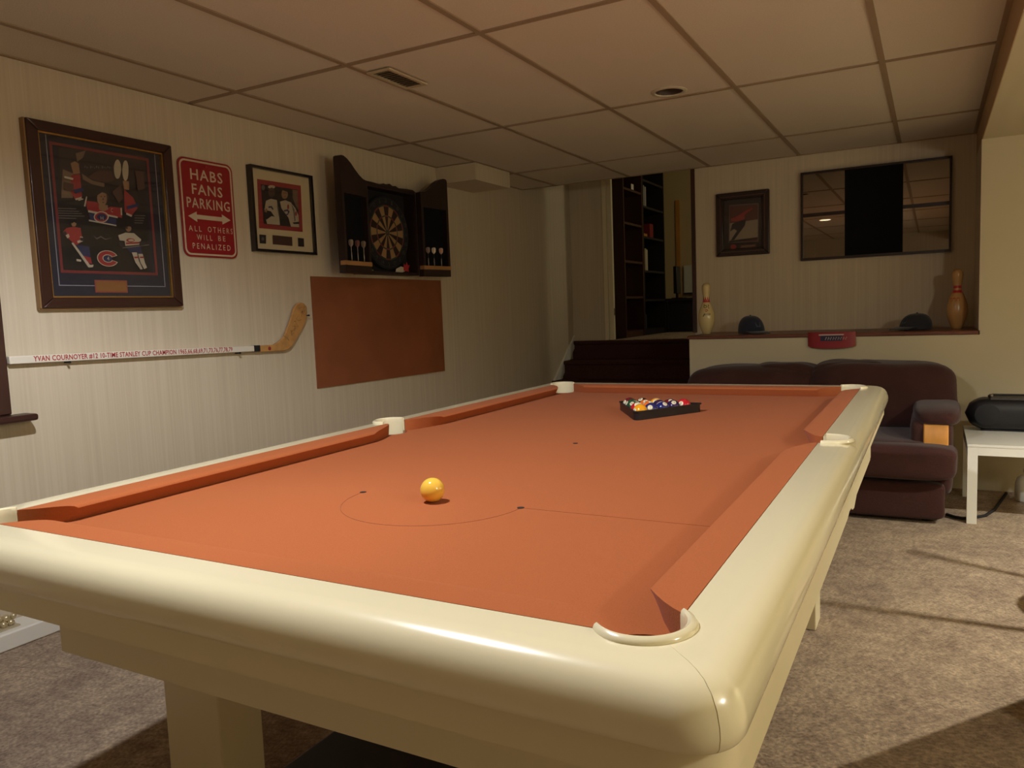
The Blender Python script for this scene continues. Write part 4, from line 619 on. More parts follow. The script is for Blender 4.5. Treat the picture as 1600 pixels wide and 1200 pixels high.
def pot(x, y, z, lit, label):
    t = thing('recessed_light', label, 'light', (x, y, z-.006), group=None)
    obj('trim_ring', MB().lathe([(.066, -.001), (.068, -.006), (.080, -.006), (.086, -.003), (.086, -.0005), (.066, -.0004), (.066, -.001)], (x, y, z), 40, caps=False), mat('lamp_ring', 'cfc4ac', rough=.4), t, smooth=40)
    obj('can', MB().lathe([(.066, -.001), (.062, .09), (.0005, .0905), (.0005, .0915), (.0635, .0915), (.0665, -.001), (.066, -.001)], (x, y, z), 32, caps=False), mat('lamp_can_lit', 'b8ad98', rough=.4) if lit else mat('lamp_can_shaded', '5a4c42', rough=.4), t, smooth=50)  # lit can coloured lighter, unlit can darker: light and shade put into the colour
    obj('bulb', MB().lathe([(.012, .088), (.016, .075), (.045, .040), (.047, .034), (.036, .029), (.012, .0265), (.0005, .026)], (x, y, z), 28), mat('lit_bulb', 'fff0d0', emit='ffe8c0', estr=26) if lit else mat('unlit_bulb', '8a7c70', rough=.25), t, smooth=50)
pot(*LAMPS[0], H, False, 'round recessed ceiling light, switched off, above the far half of the table')
pot(*LAMPS[1], H, True, 'round recessed ceiling light, lit, above the near end of the table')
pot(*SOFF[0], ZS, True, 'round recessed light, lit, in the low ceiling right of the table')
# ------------------------------------------------------------------ niche: pictures, mirror, ledge things
f3 = thing('framed_photo', 'dark framed photo of a skater on ice, hung in the back niche beside the doorway', 'picture', (.385, NY, 1.498))
a = (.196, .578, 1.500, 1.962)
m = MB(); frame_bars(m, BW, .001, .030, a, (a[0]+.052, a[1]-.052, a[2]+.050, a[3]-.050)); obj('frame', m, mat('dark_wood_frame', '261512', rough=.35, coat=.2), f3, bevel=.006)
m = MB(); frame_bars(m, BW, .030, .0315, (a[0]+.030, a[1]-.030, a[2]+.028, a[3]-.028), (a[0]+.034, a[1]-.034, a[2]+.032, a[3]-.032)); obj('bead_line', m, mat('bead', '5a4640', rough=.3), f3)
obj('mat_board', MB().box(a[0]+.051, a[1]-.051, NY-.012, NY-.002, a[2]+.049, a[3]-.049), mat('charcoal_mat', '221e22', rough=.8), f3)
art('photo_print', 'p3', BW, .0125, f3)
obj('glass', MB().box(a[0]+.051, a[1]-.051, NY-.0210, NY-.0200, a[2]+.049, a[3]-.049), GLASS, f3)
mr = thing('wall_mirror', 'wide dark framed mirror with black centre panel hung in the back niche', 'mirror', (1.257, NY, 1.43))
MX0, MX1, MZ0, MZ1 = .793, 1.722, 1.432, 2.046
m = MB(); frame_bars(m, BW, .001, .034, (MX0, MX1, MZ0, MZ1), (MX0+.014, MX1-.014, MZ0+.018, MZ1-.014)); obj('frame', m, mat('dark_mirror_frame', '24130f', rough=.4), mr)
obj('backing_board', MB().box(MX0+.01, MX1-.01, NY-.010, NY-.001, MZ0+.01, MZ1-.01), BLACKM, mr)
obj('centre_panel', MB().box(1.080, 1.438, NY-.030, NY-.0105, MZ0+.0185, MZ1-.0145), mat('black_panel', '0d0b0c', rough=.9, spec=.2), mr)
SILV = mat('mirror_silver', '8c847c', rough=.015, metal=1)
ZM = 1.748
for x0, x1 in ((MX0+.0145, 1.0795), (1.4385, MX1-.0145)):
    obj('mirror_pane', MB().box(x0, x1, NY-.018, NY-.0105, MZ0+.0185, ZM-.012), SILV, mr); obj('mirror_pane', MB().box(x0, x1, NY-.018, NY-.0105, ZM+.012, MZ1-.0145), SILV, mr)
    obj('cross_bar', MB().box(x0, x1, NY-.030, NY-.0105, ZM-.0118, ZM+.0118), mat('dark_mirror_frame', '24130f', rough=.4), mr)
LZ = .9402
def pin(x, y, label, bands, body, h=.365):
    t = thing('bowling_pin', label, 'bowling pin', (x, y, LZ), group='bowling pins on the ledge')
    k = h/.381
    prof = [(.0255, 0), (.0285, .004), (.0360, .019), (.0495, .057), (.0575, .086), (.0605, .114), (.0590, .149), (.0500, .184), (.0365, .219), (.0270, .238), (.0233, .254), (.0236, .276), (.0265, .298), (.0305, .324), (.0323, .343), (.0300, .362), (.0200, .376), (.0080, .3805), (.0005, .381)]
    obj('pin_body', MB().lathe([(r*k, z*k) for r, z in prof], (x, y, LZ), 36), body, t, smooth=70)
    def rad(z):
        z /= k
        for (r0, a0), (r1, a1) in zip(prof, prof[1:]):
            if a0 <= z <= a1: return (r0 + (r1-r0)*(z-a0)/(a1-a0))*k
    for z0, z1, c in bands:
        m = MB(); N = 5; m.loft([[(x+(rad(z0+(z1-z0)*j/N)+.0006)*math.cos(2*PI*i/36), y+(rad(z0+(z1-z0)*j/N)+.0006)*math.sin(2*PI*i/36), LZ+z0+(z1-z0)*j/N) for i in range(36)] for j in range(N+1)], caps=False)
        obj('colour_band', m, c, t, smooth=60)
    return t, rad
PRED = mat('pin_red', 'b8242a', rough=.3)
p1, rd = pin(.206, 4.72, 'cream bowling pin with red neck and black writing at the left end of the ledge', [(.226, .238, PRED)], mat('pin_cream', 'd6c48c', rough=.25, coat=.4), .362)
# red crown points around the neck and the black writing facing the room
m = MB(); 
for k in range(10):
    a0 = 2*PI*k/10; q = []
    for da, z in ((0, .238), (.628, .238), (.314, .268)): a_ = a0+da; r = rd(z)+.0006; q.append((.206+r*math.cos(a_), 4.72+r*math.sin(a_), LZ+z))
    m.add(q, [(0,1,2)])
obj('red_points', m, PRED, p1)
def on_pin(s, cx, cy, rd, z0, h, w, ang):
    vs, fs = text_pts(s, w, h); m = MB()
    out = []
    for u, v in vs: r = rd(z0+v)+.0007; a_ = ang + (u-w/2)/max(r, .02); out.append((cx+r*math.cos(a_), cy+r*math.sin(a_), LZ+z0+v))
    return m.add(out, fs)
INK = mat('black_ink', '17120f', rough=.5)
m = MB()
def scrib(pts, r=.0022):
    out = []
    for u, z in pts: q = rd(z)+.0008; a_ = -1.31 + u/max(q, .02); out.append((.206+q*math.cos(a_), 4.72+q*math.sin(a_), LZ+z))
    m.tube(out, r, 5)
scrib([(-.016, .212), (-.018, .190), (-.008, .186), (.002, .192), (-.002, .205), (-.012, .203)]); scrib([(.010, .210), (.016, .200), (.008, .196)]); scrib([(.012, .190), (.018, .182)]); 
scrib([(-.026, .125), (-.018, .140), (-.014, .148), (-.012, .132), (-.004, .148), (-.002, .134), (.006, .148), (.010, .134), (.016, .148), (.022, .134), (.026, .146)])
obj('writing', m, INK, p1)
m = MB(); scrib([(-.012, .170), (.0, .176), (.010, .168), (.002, .162), (-.010, .160)], .0022); obj('red_mark', m, PRED, p1)
p2, rd2 = pin(1.752, 4.74, 'amber bowling pin with red neck rings at the right end of the ledge', [(.222, .238, PRED), (.250, .266, PRED)], mat('pin_amber', 'c2945a', rough=.25, coat=.4), .368)
m = MB()
for k in range(3):
    q = []
    for da, z in ((0, .172), (.42, .172), (.36, .192), (.06, .192)): a_ = -2.65+.47*k+da; r = rd2(z)+.0006; q.append((1.752+r*math.cos(a_), 4.74+r*math.sin(a_), LZ+z))
    m.add(q, [(0,1,2,3)])
obj('red_label', m, PRED, p2)
def cap(x, y, rz, label, colr, brim, flat):
    t = thing('baseball_cap', label, 'cap', (x, y, LZ), rz, group='caps on the ledge'); M = Matrix.Translation((x, y, LZ)) @ Matrix.Rotation(rz, 4, 'Z')
    m = MB(); R = .098; hgt = .118 if not flat else .100; rings = []
    for j in range(9):
        a_ = PI/2*j/8.6; rings.append([M @ Vector(((R*math.cos(a_)**.75)*math.cos(2*PI*i/36)*1.04 - .012*math.sin(a_), (R*math.cos(a_)**.75)*.86*math.sin(2*PI*i/36), .004+hgt*math.sin(a_)**.9)) for i in range(36)])
    m.loft(rings); cr = obj('crown', m, colr, t, smooth=60)
    top = M @ Vector((-.012, 0, hgt+.003)); m = MB(); m.sphere(tuple(top), .007, 12, 8); obj('button', m, colr, cr, smooth=60)
    m = MB(); T, B = [], []; N = 14
    rows_ = []
    for j in range(5):
        q = j/4; row = []
        for i in range(N+1):
            a_ = math.radians(-62+124*i/N); r0 = Vector((R*1.03*math.cos(a_), R*.86*math.sin(a_), 0)); r1 = Vector((R*.55+ .118*math.cos(a_*.8), R*.80*math.sin(a_), 0))
            p = r0.lerp(r1, q); z = .016 - .010*q*q - 14*(p.y**2)*.10*q + (.006 if flat else 0); row.append(M @ Vector((p.x, p.y, max(.0032, z))))
        rows_.append(row)
    up = [[tuple(p) for p in r] for r in rows_]; dn = [[(p[0], p[1], p[2]-.003) for p in r] for r in rows_]
    vs = [p for r in up for p in r] + [p for r in dn for p in r]; n1 = N+1; fs = []; o_ = 5*n1
    for j in range(4):
        for i in range(N): fs += [(j*n1+i, j*n1+i+1, (j+1)*n1+i+1, (j+1)*n1+i), (o_+j*n1+i, o_+(j+1)*n1+i, o_+(j+1)*n1+i+1, o_+j*n1+i+1)]
    per = [i for i in range(n1)] + [j*n1+N for j in range(1, 5)] + [4*n1+i for i in range(N-1, -1, -1)] + [j*n1 for j in range(3, 0, -1)]
    fs += [(per[i], per[(i+1) % len(per)], o_+per[(i+1) % len(per)], o_+per[i]) for i in range(len(per))]
    obj('brim', MB().add(vs, fs), brim, t, smooth=50)
    m = MB(); ba = [(.2, .045), (-.2, .045), (-.25, .075), (.25, .075)]
    q = []
    for a_, z in ba:
        e = math.asin(min(1, (z-.004)/hgt)); rr = R*math.cos(e)**.75*1.02
        q.append(M @ Vector((rr*1.04*math.cos(a_) - .012*math.sin(e)+.002, rr*.86*math.sin(a_), z)))
    m.add(q, [(0,1,2,3)]); obj('front_badge', m, mat('cap_badge', '7a3038' if flat else '4a5468', rough=.7), cr)
NAVYC = mat('navy_cap_cloth', '1c2438', rough=.85, sheen=.2); BLKC = mat('dark_cap_cloth', '1a1a24', rough=.85, sheen=.2)
cap(.520, 4.70, -.85, 'navy baseball cap with brim to the right, beside the cream pin on the ledge', NAVYC, BLKC, False)
cap(1.525, 4.72, PI+.75, 'dark baseball cap with brim to the left, beside the amber pin on the ledge', BLKC, BLKC, True)
# red curved banner board hung over the ledge edge
rb = thing('red_banner', 'small red curved banner board hanging over the middle of the ledge edge', 'banner', (1.063, KY-.02, .84))
def curve_panel(x0, x1, z0, z1, off, th, round_=.0, n=20):
    m = MB(); rings = []
    for i in range(n+1):
        q = i/n; x = x0+(x1-x0)*q; b_ = 4*q*(1-q); y = KY-.016-off-.020*b_**.6; zb = z0 + round_*(1-b_**.5)
        rings.append([(x, y, zb), (x, y, z1), (x, y+th, z1), (x, y+th, zb)])
    return m.loft(rings)
BRED = mat('banner_red', '8a1418', rough=.4)
bp_ = obj('banner_panel', curve_panel(.925, 1.203, .846, .948, 0, .003, .016), BRED, rb, smooth=30)
obj('hook_lip', MB().box(.925, 1.203, KY-.016, KY+.05, .9415, .948), BRED, rb)
obj('white_line', curve_panel(.943, 1.185, .928, .935, .0012, .001), mat('banner_white', 'c8b8b0', rough=.4), bp_)
obj('navy_band', curve_panel(.945, 1.183, .893, .926, .0010, .001), mat('banner_navy', '1e1a38', rough=.4), bp_)
m = MB(); random.seed(11)
for k in range(9):
    q = (1.03+.0145*k-.925)/.278; y = KY-.016-.020*(4*q*(1-q))**.6-.003; x = 1.03+.0145*k; m.tube([(x, y, .900), (x+.006, y, .918), (x+.009, y, .912 - .006*(k % 2))], .0013, 5)
obj('white_script', m, mat('banner_white', 'c8b8b0', rough=.4), bp_)

# ------------------------------------------------------------------ sofa, side table, radio
sf = thing('loveseat', 'dark brown plush reclining loveseat with oak arm trim, against the knee wall', 'sofa', (.95, 4.0, 0))
pil = lambda name, c, s, e=.35, lump=.012, seed=0, **k: obj(name, MB().pillow(c, s, e, 44, 26, lump, seed), SOFA, k.get('parent', sf), smooth=80)
obj('base', MB().box(.26, 1.66, 3.63, 4.36, .012, .30), mat('brown_underside', '2c1a16', rough=.95), sf)
for x in (.30, 1.60):
    for y in (3.64, 4.30): obj('foot', MB().lathe([(.02, 0), (.025, .012)], (x, y, 0), 16), BLACKM, sf)
obj('rear_frame', MB().box(.22, 1.70, 4.30, 4.41, .05, .66), SOFA, sf, bevel=.02)
pil('back_cushion', (.625, 4.20, .575), (.80, .34, .37), .5, .020, 1); pil('back_cushion', (1.355, 4.18, .585), (.775, .36, .39), .5, .022, 2)
pil('headrest_roll', (.53, 4.20, .672), (.50, .26, .150), .62, .035, 3); pil('headrest_roll', (.83, 4.21, .688), (.40, .27, .175), .62, .035, 9); pil('headrest_roll', (1.20, 4.20, .700), (.44, .28, .180), .62, .035, 4); pil('headrest_roll', (1.48, 4.20, .690), (.46, .27, .150), .6, .035, 6)
pil('seat_cushion', (.615, 3.86, .34), (.76, .62, .16), .3, .008, 5); pil('seat_cushion', (1.31, 3.86, .34), (.66, .62, .16), .3, .008, 6)
for sx, cx_ in ((1, 1.620), (-1, .27)):
    obj('arm', MB().pillow((cx_, 3.96, .33), (.20, .70, .40), .25, 40, 20, .006, 7), SOFA, sf, smooth=80)
    ap = obj('arm_pad', MB().pillow((cx_+sx*.024, 3.91, .532), (.225, .64, .100), .6, 40, 20, .014, 8+sx), SOFA, sf, smooth=80)
    m = MB().prism([(3.596, .33), (3.592, .42), (3.598, .470), (3.615, .500), (3.65, .515), (3.65, .33)], lambda p: (cx_+sx*.020-.056, p[0], p[1]), lambda p: (cx_+sx*.020+.056, p[0], p[1])); obj('arm_trim', m, OAK, sf, bevel=.006, label='oak arm front')
pil('front_roll', (.60, 3.575, .322), (.80, .20, .178), .35, .010, 11); pil('front_roll', (1.36, 3.575, .322), (.75, .20, .178), .35, .010, 12)
pil('footrest', (.60, 3.61, .118), (.74, .13, .192), .22, .006, 13); pil('footrest', (1.315, 3.61, .118), (.735, .13, .192), .22, .006, 14)
st = thing('side_table', 'square white low side table at the right edge, beside the loveseat', 'table', (2.05, 3.96, 0))
TX0, TX1, TY0, TY1, TZ = 1.778, 2.328, 3.636, 4.280, .405
obj('table_top', MB().box(TX0, TX1, TY0, TY1, TZ-.014, TZ), WHITE, st, bevel=.002)
m = MB(); a0, a1, b0, b1 = TX0+.002, TX1-.002, TY0+.002, TY1-.002; zr0, zr1 = TZ-.055, TZ-.0143
m.box(a0+.0442, a1-.0442, b0, b0+.02, zr0, zr1).box(a0+.0442, a1-.0442, b1-.02, b1, zr0, zr1).box(a0, a0+.02, b0+.0442, b1-.0442, zr0, zr1).box(a1-.02, a1, b0+.0442, b1-.0442, zr0, zr1)
obj('table_rim', m, WHITE, st)
for x in (TX0+.002, TX1-.046):
    for y in (TY0+.002, TY1-.046): obj('leg', MB().box(x, x+.044, y, y+.044, 0, TZ-.0143), WHITE, st)
bb = thing('boombox', 'black rounded portable stereo on the white side table', 'stereo', (2.05, 4.15, TZ))
bx0, bx1, by, bz = 1.782, 2.290, 4.15, TZ+.092
m = MB(); rings = []
for i in range(25):
    q = i/24; x = bx0+(bx1-bx0)*q; e = min(q, 1-q)*(bx1-bx0); k = min(1, (1-(1-min(e/.115, 1))**2)**.5+.02)
    rings.append([(x, by+.085*k*math.copysign(abs(math.cos(t))**.6, math.cos(t)), bz+.088*k*math.copysign(abs(math.sin(t))**.75, math.sin(t))) for t in [2*PI*j/32 for j in range(32)]])
m.loft(rings); bd = obj('stereo_body', m, BLACK, bb, smooth=50)
obj('foot_rail', MB().box(1.86, 2.24, by-.05, by+.05, TZ+.0005, TZ+.008), BLACKM, bb)
for x in (1.885, 2.205):
    obj('speaker_grille', MB().lathe([(.060, 0), (.060, -.004), (.052, -.007), (.001, -.009)], (x, by-.080, bz), 32, axis='y'), mat('grille_dark', '0e0e12', rough=.7), bb, smooth=40)
obj('control_panel', MB().prism([(by-.06, bz+.080), (by-.05, bz+.092), (by+.05, bz+.092), (by+.06, bz+.078)], lambda p: (1.90, p[0], p[1]), lambda p: (2.19, p[0], p[1])), mat('grey_plastic', '4a4642', rough=.4), bb)
m = MB(); m.tube([(1.895, by, bz+.080), (1.895, by, bz+.095), (1.91, by, bz+.101), (2.2, by, bz+.101), (2.228, by, bz+.100), (2.228, by, bz+.072)], .006, 8); obj('handle', m, BLACK, bb, smooth=50)
obj('knob', MB().lathe([(.012, 0), (.012, .010), (.010, .012)], (1.905, by-.02, bz+.0945), 16), CHROME, bb, smooth=40)
obj('power_cord', MB().tube([(1.695, 3.76, .008), (1.735, 3.715, .008), (1.765, 3.705, .008), (1.80, 3.72, .008), (1.87, 3.80, .008), (1.92, 3.95, .008), (2.0, 4.36, .008)], .008, 8), BLACKM, label='dark flat cord on the carpet between the loveseat and the side table', cat='cord')
obj('wall_cable', MB().tube([(1.84, 4.425, .33), (1.95, 4.43, .30), (2.06, 4.43, .245), (2.2, 4.43, .215), (2.5, 4.43, .2)], .006, 8), BLACKM, label='thin dark cable sagging along the white wall behind the side table', cat='cable')
ws = thing('plastic_jug', 'small white plastic jug on the floor under the side table, at the photo edge', 'jug', (2.085, 4.22, 0))
obj('jug_body', MB().lathe([(.05, .003), (.055, .012), (.055, .10), (.045, .13), (.018, .15), (.018, .165)], (2.085, 4.23, 0), 24), WHITE, ws, smooth=50)
obj('jug_cap', MB().lathe([(.02, .165), (.02, .182), (.018, .184)], (2.085, 4.23, 0), 20), WHITE, ws, smooth=40)

# ------------------------------------------------------------------ small things low down
og = thing('ornament', 'pale metallic ornament of rounded lumps on the white plinth, far left', 'ornament', (-1.362, .70, .0655))
random.seed(4); m = MB()
for k, (y, z, r) in enumerate([(.71, .012, .014), (.735, .013, .013), (.722, .032, .014), (.745, .034, .011), (.70, .036, .012), (.68, .014, .014), (.69, .05, .014), (.655, .016, .015), (.66, .04, .014), (.64, .03, .013)]):
    m.sphere((-1.362+.008*math.sin(3*k), y, .0655+z+.002), r, 16, 10)
obj('gilded_beads', m, mat('pale_gilt', 'c8b890', rough=.3, metal=.5), og, smooth=60)
obj('foot_plate', MB().box(-1.39, -1.335, .63, .755, .0655, .070), mat('pale_plate', 'b8ab8c', rough=.4), og)
ck = thing('storage_case', 'black flat case on the carpet under the pool table', 'case', (.57, .55, 0))
obj('case_body', MB().box(.287, .86, .36, .735, .001, .085), mat('case_black', '15171a', rough=.55), ck, bevel=.012)
obj('case_lid', MB().box(.287, .86, .36, .735, .0855, .105), mat('case_black', '15171a', rough=.55), ck, bevel=.007)
obj('case_handle', MB().tube([(.50, .735, .06), (.50, .757, .062), (.64, .757, .062), (.64, .735, .06)], .006, 8), BLACK, ck)
# unseen bar stool and two cues, added for their thin shadows on the carpet
LQ = Vector((3.3, 2.27, 0)); d1, d2 = Vector((-1, 0, 0)), Vector((-.914, .407, 0)).normalized(); SCN = LQ + (d1+d2).normalized()*.79
bs = thing('added_bar_stool', 'dark round backless bar stool added out of view to hold the shadow-casting cues', 'stool', (SCN.x, SCN.y, 0))
obj('seat', MB().lathe([(.001, .665), (.135, .665), (.150, .672), (.150, .694), (.140, .702), (.001, .704)], (SCN.x, SCN.y, 0), 32), DARKWOOD, bs, smooth=40)
for k in range(4):
    a_ = PI/4 + PI/2*k + .2; c, s_ = math.cos(a_), math.sin(a_); b2 = a_ + PI/2; q = .155
    obj('leg', MB().tube([(SCN.x+.175*c, SCN.y+.175*s_, 0), (SCN.x+.11*c, SCN.y+.11*s_, .664)], [.013, .017], 12), DARKWOOD, bs, smooth=50)
    obj('rung', MB().tube([(SCN.x+q*c, SCN.y+q*s_, .22), (SCN.x+q*math.cos(b2), SCN.y+q*math.sin(b2), .22)], .009, 8), DARKWOOD, bs, smooth=50)
for dv, b_, t_, lab in ((d1, .905, (.640, 1.42), 'unseen pool cue added to cast a floor stripe, on the near side of the bar stool'), (d2, .95, (.60, 1.40), 'unseen pool cue added to cast a floor stripe, on the far side of the bar stool')):
    B = LQ + dv*b_; T = LQ + dv*t_[0] + Vector((0, 0, t_[1])); pc = thing('added_shadow_cue', lab, 'cue', (B.x, B.y, 0), group='added shadow-casting cues by the stool')
    obj('butt', MB().tube([B + Vector((0, 0, .002)), B.lerp(T, .42)], [.0155, .0125], 14), DARKWOOD, pc, smooth=50)
    obj('cue_shaft', MB().tube([B.lerp(T, .4201), B.lerp(T, .985)], [.0124, .0068], 14), mat('maple', 'c8a468', rough=.35), pc, smooth=50)
    obj('cue_tip', MB().tube([B.lerp(T, .9851), T], .0066, 12), mat('cue_tip', '2a4a6a', rough=.8), pc, smooth=50)
# unseen low chest added for its floor shadow; unseen floor lamp added as fill
ca = math.atan2(.425, .325); CO = Vector((1.925, 1.462, 0)); CM_ = Matrix.Translation(CO) @ Matrix.Rotation(ca, 4, 'Z')
tc = thing('added_shadow_chest', 'low dark wooden chest added out of view, askew, to shade the carpet by the pool table', 'chest', (CO.x, CO.y, 0), ca)
obj('carcass', MB().box(.012, .53, -.44, -.012, 0, .52).xf(CM_), DARKWOOD, tc); obj('lid', MB().box(0, .545, -.452, 0, .5205, .55).xf(CM_), DARKWOOD, tc, bevel=.004)
obj('handle', MB().tube([(.20, -.011, .36), (.21, .008, .35), (.33, .008, .35), (.34, -.011, .36)], .006, 8).xf(CM_), CHROME, tc, smooth=50)
LX, LY, LZL = 3.0, .15, 1.55
fl = thing('added_floor_lamp', 'black floor lamp with a bare round bulb, added out of view at the right for fill light', 'lamp', (LX, LY, 0))
obj('lamp_base', MB().lathe([(.13, 0), (.13, .012), (.10, .022), (.015, .03)], (LX, LY, 0), 32), BLACKM, fl, smooth=40)
obj('pole', MB().lathe([(.011, .03), (.011, LZL-.06)], (LX, LY, 0), 16), BLACKM, fl, smooth=50)
obj('bulb', MB().lathe([(.012, -.06), (.014, -.045), (.028, -.01), (.030, .004), (.022, .010), (.001, .012)], (LX, LY, LZL), 20), mat('lamp_bulb', 'fff0d0', emit='ffe0b0', estr=12), fl, smooth=60)

# ------------------------------------------------------------------ landing room
def bookcase(x, y0, y1, z1, label, wood, shelves, cream=None):
    t = thing('bookcase', label, 'bookcase', (x-.14, (y0+y1)/2, .85), group=None); d = .28
    m = MB(); m.box(x-d, x, y0, y0+.022, .8565, z1).box(x-d, x, y1-.022, y1, .8565, z1); obj('side_panel', m, wood, t)
    obj('back_panel', MB().box(x-d, x-d+.008, y0+.022, y1-.022, .8565, z1), wood, t); obj('top_board', MB().box(x-d+.008, x, y0+.022, y1-.022, z1-.022, z1), wood, t)
    obj('plinth', MB().box(x-d+.008, x-.01, y0+.022, y1-.022, .8565, .92), wood, t)
    for z in shelves: obj('shelf', MB().box(x-d+.008, x-.004, y0+.0222, y1-.0222, z-.011, z+.011), wood, t)
    return t
WOOD1 = mat('walnut_bookcase', '44291f', rough=.4, noise=.15, nscale=6, stretch=(1,1,.2)); WOOD2 = mat('black_bookcase', '1a1618', rough=.5)
BX = -1.0
bc1 = bookcase(BX, 6.36, 6.92, 2.75, 'brown wooden bookcase with empty shelves through the doorway at the top of the stairs', WOOD1, [1.25, 1.60, 1.97, 2.30])
obj('shelf_label', MB().box(BX-.003, BX-.001, 6.60, 6.67, 2.312, 2.365), mat('white_card', 'd8d0c0', rough=.6), bc1)
bc2 = bookcase(BX, 6.93, 7.65, 2.80, 'black bookcase with books, behind the brown bookcase through the doorway', WOOD2, [1.22, 1.52, 1.87, 2.18, 2.45])
def book(y, z, w, h, c, label, cat='book', dep=.16, name='book', group='books on the black bookcase'):
    obj(name, MB().box(BX-.03-dep, BX-.03, y, y+w, z+.0115, z+.0115+h), mat('cover_'+c, c, rough=.6), label=label, cat=cat, group=group, bevel=.003)
shelfname = {2.18: 'second shelf from the top', 1.87: 'third shelf from the top', 1.52: 'fourth shelf from the top', 1.22: 'bottom shelf', .91: 'floor of the case'}
for y, z, w, h, c, l in ((6.98, 2.18, .045, .20, '4a4a48', 'dark grey book, first on the second shelf from the top of the black bookcase'), (7.05, 2.18, .03, .22, '8a8a84', 'pale grey book, second on the second shelf from the top of the black bookcase'), (7.10, 2.18, .035, .21, 'a09c94', 'light grey tall book, third on the second shelf from the top of the black bookcase'),
    (6.97, 1.52, .05, .20, '5a302a', 'maroon book, first on the middle shelf of the black bookcase'), (7.03, 1.52, .03, .22, '8a6a50', 'tan book, second on the middle shelf of the black bookcase'), (7.07, 1.52, .035, .23, 'b0a68c', 'cream book, third on the middle shelf of the black bookcase'), (7.115, 1.52, .03, .22, 'c4bca4', 'white spined book, last on the middle shelf of the black bookcase')):
    book(y, z, w, h, c, l)
book(6.98, 1.87, .17, .035, 'b07838', 'orange box lying flat on a shelf of the black bookcase', 'box', name='flat_box', group=None)
book(7.24, 1.87, .11, .15, '7a1f20', 'red upright box on a shelf of the black bookcase', 'box', name='red_box', group=None)
for y, z, h, l in ((7.02, 1.87+.036, .11, 'grey glass jar standing on the orange box on the black bookcase'), (7.15, 1.22, .13, 'grey tin on the lower shelf of the black bookcase')):
    obj('jar', MB().lathe([(.035, .0), (.04, .005), (.04, h-.02), (.03, h)], (BX-.12, y+.03, z+.0115), 20), mat('grey_jar', '5a5a56', rough=.3), smooth=50, label=l, cat='jar')
for y, l in ((7.05, 'left grey bottle at the foot of the black bookcase'), (7.16, 'right grey bottle at the foot of the black bookcase')):
    obj('bottle', MB().lathe([(.032, 0), (.036, .006), (.036, .14), (.014, .19), (.014, .23)], (BX-.10, y, .9205), 20), mat('grey_bottle', '4c4c54', rough=.3), smooth=50, label=l, cat='bottle', group='bottles in the black bookcase')
dk = thing('desk', 'dark desk beyond the doorway, in front of the yellow wall', 'desk', (-.55, 8.0, .85))
obj('desk_top', MB().box(-1.02, .2, 7.70, 8.3, 1.205, 1.235), WOOD2, dk); obj('modesty_panel', MB().box(-1.0, .18, 7.74, 7.76, .8565, 1.204), WOOD2, dk)
for x in (-1.02, .17): obj('leg', MB().box(x, x+.03, 7.70, 8.3, .8565, 1.204), WOOD2, dk)
mo = thing('monitor', 'black monitor seen edge on, standing on the desk beyond the doorway', 'monitor', (-.96, 7.98, 1.2355))
obj('screen', MB().box(-.985, -.945, 7.90, 8.06, 1.29, 1.60), BLACK, mo, bevel=.004); obj('stand', MB().box(-.975, -.955, 7.96, 8.0, 1.24, 1.30), BLACK, mo); obj('stand_foot', MB().box(-1.01, -.88, 7.90, 8.06, 1.2358, 1.243), BLACK, mo)
wb_ = thing('mounted_whiteboard', 'pale whiteboard on the yellow wall beyond the doorway', 'whiteboard', (-.9, 9.4, 1.2))
obj('board', MB().box(-1.30, .1, 9.44, 9.46, 1.32, 1.68), mat('pale_board', 'dadacc', rough=.4), wb_); obj('board_ledge', MB().box(-1.30, .1, 9.40, 9.46, 1.30, 1.3195), BLACK, wb_)

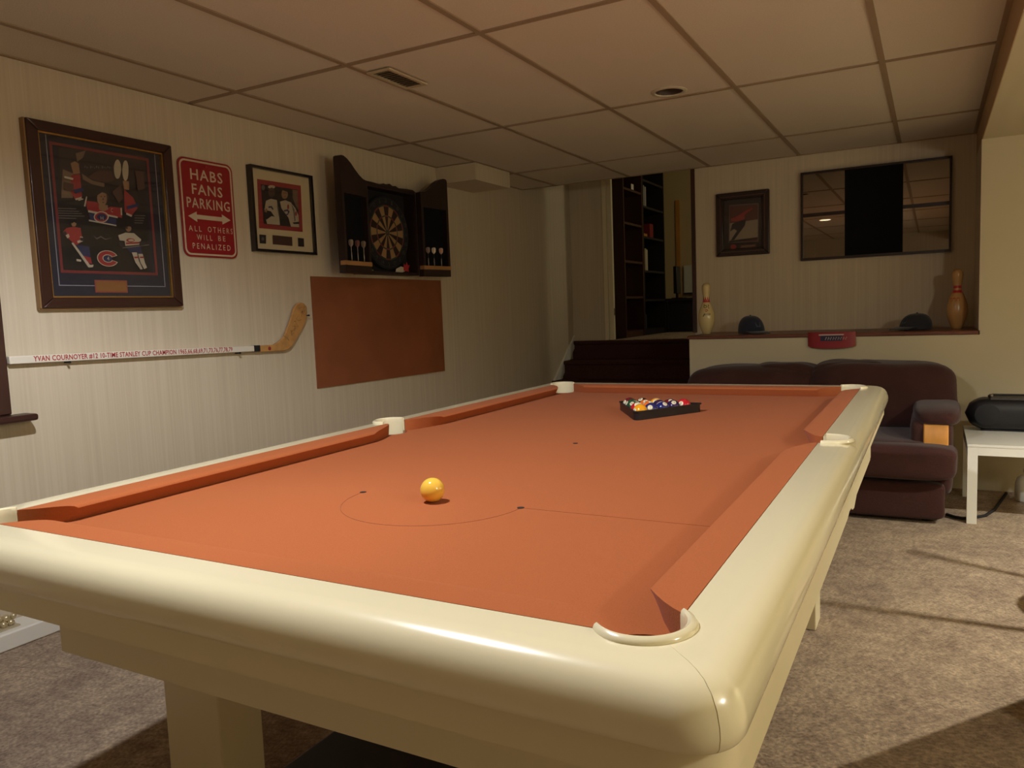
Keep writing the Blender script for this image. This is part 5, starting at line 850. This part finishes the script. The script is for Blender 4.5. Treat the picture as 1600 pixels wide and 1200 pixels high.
# ------------------------------------------------------------------ lights
def light(name, kind, loc, energy, col, **k):
    l = bpy.data.lights.new(name, kind); l.energy = energy; l.color = col
    for a_, v in k.items(): setattr(l, a_, v)
    o = bpy.data.objects.new(name, l); COL.objects.link(o); o.location = loc; return o
def downlight(name, x, y, z, energy, col, size, blend, wide, soft=.035):
    """recessed reflector lamp: weaker straight down, stronger towards the edge of its beam"""
    o = light(name, 'SPOT', (x, y, z+.020), energy, col, spot_size=math.radians(size), spot_blend=blend, shadow_soft_size=soft)
    l = o.data; l.use_nodes = True; nt = l.node_tree; em = nt.nodes['Emission']; N = nt.nodes.new; L = nt.links.new
    tc = N('ShaderNodeTexCoord'); sx = N('ShaderNodeSeparateXYZ'); ab = N('ShaderNodeMath'); ab.operation = 'ABSOLUTE'; cr = N('ShaderNodeValToRGB')
    L(tc.outputs['Normal'], sx.inputs[0]); L(sx.outputs['Z'], ab.inputs[0]); L(ab.outputs[0], cr.inputs['Fac']); L(cr.outputs['Color'], em.inputs['Strength'])
    e = cr.color_ramp.elements; e[0].position = .36; e[0].color = (1, 1, 1, 1); e[1].position = .96; e[1].color = (wide, wide, wide, 1); x = e.new(.64); k = .5+.5*wide; x.color = (k, k, k, 1)
    return o
downlight('ceiling_lamp', LAMPS[1][0], LAMPS[1][1], H, 292, (1, 1.03, 1.10), 166, .5, .38)
downlight('bulkhead_lamp', SOFF[0][0], SOFF[0][1], ZS, 350, (1, .98, .88), 130, .7, 1., .018)
light('floor_lamp_fill', 'POINT', (LX, LY, LZL+.065), 42, (1, .96, .82), shadow_soft_size=.09)  # fill light of the added floor lamp, out of view
light('landing_lamp', 'POINT', (1.0, 6.62, 2.25), 14, (1, .90, .64), shadow_soft_size=.05)
wd = bpy.data.worlds.new('world'); SC.world = wd; wd.use_nodes = True; wd.node_tree.nodes['Background'].inputs[0].default_value = (.01, .01, .012, 1)

# ------------------------------------------------------------------ camera
cd = bpy.data.cameras.new('camera'); cam = bpy.data.objects.new('camera', cd); COL.objects.link(cam); SC.camera = cam
cd.sensor_width = 36; cd.lens = 1202.2263/1600*36; cd.clip_start = .05
r_, u_, f_ = Vector((.8779742187, .4771436937, -.0386673865)), Vector((-.0104321532, .0998258750, .9949502324)), Vector((-.4785942347, .8731372688, -.0926220807))
cam.matrix_world = Matrix(((r_.x, u_.x, -f_.x, 1.61744), (r_.y, u_.y, -f_.y, -.77604), (r_.z, u_.z, -f_.z, 1.14823), (0, 0, 0, 1)))
SC.view_settings.view_transform = 'Standard'; SC.view_settings.look = 'None'; SC.view_settings.gamma = 1; SC.view_settings.use_curve_mapping = False
SC.view_settings.exposure = 0.0
SC.cycles.use_denoising = True; SC.cycles.max_bounces = 10; SC.cycles.diffuse_bounces = 5; SC.cycles.sample_clamp_indirect = 4
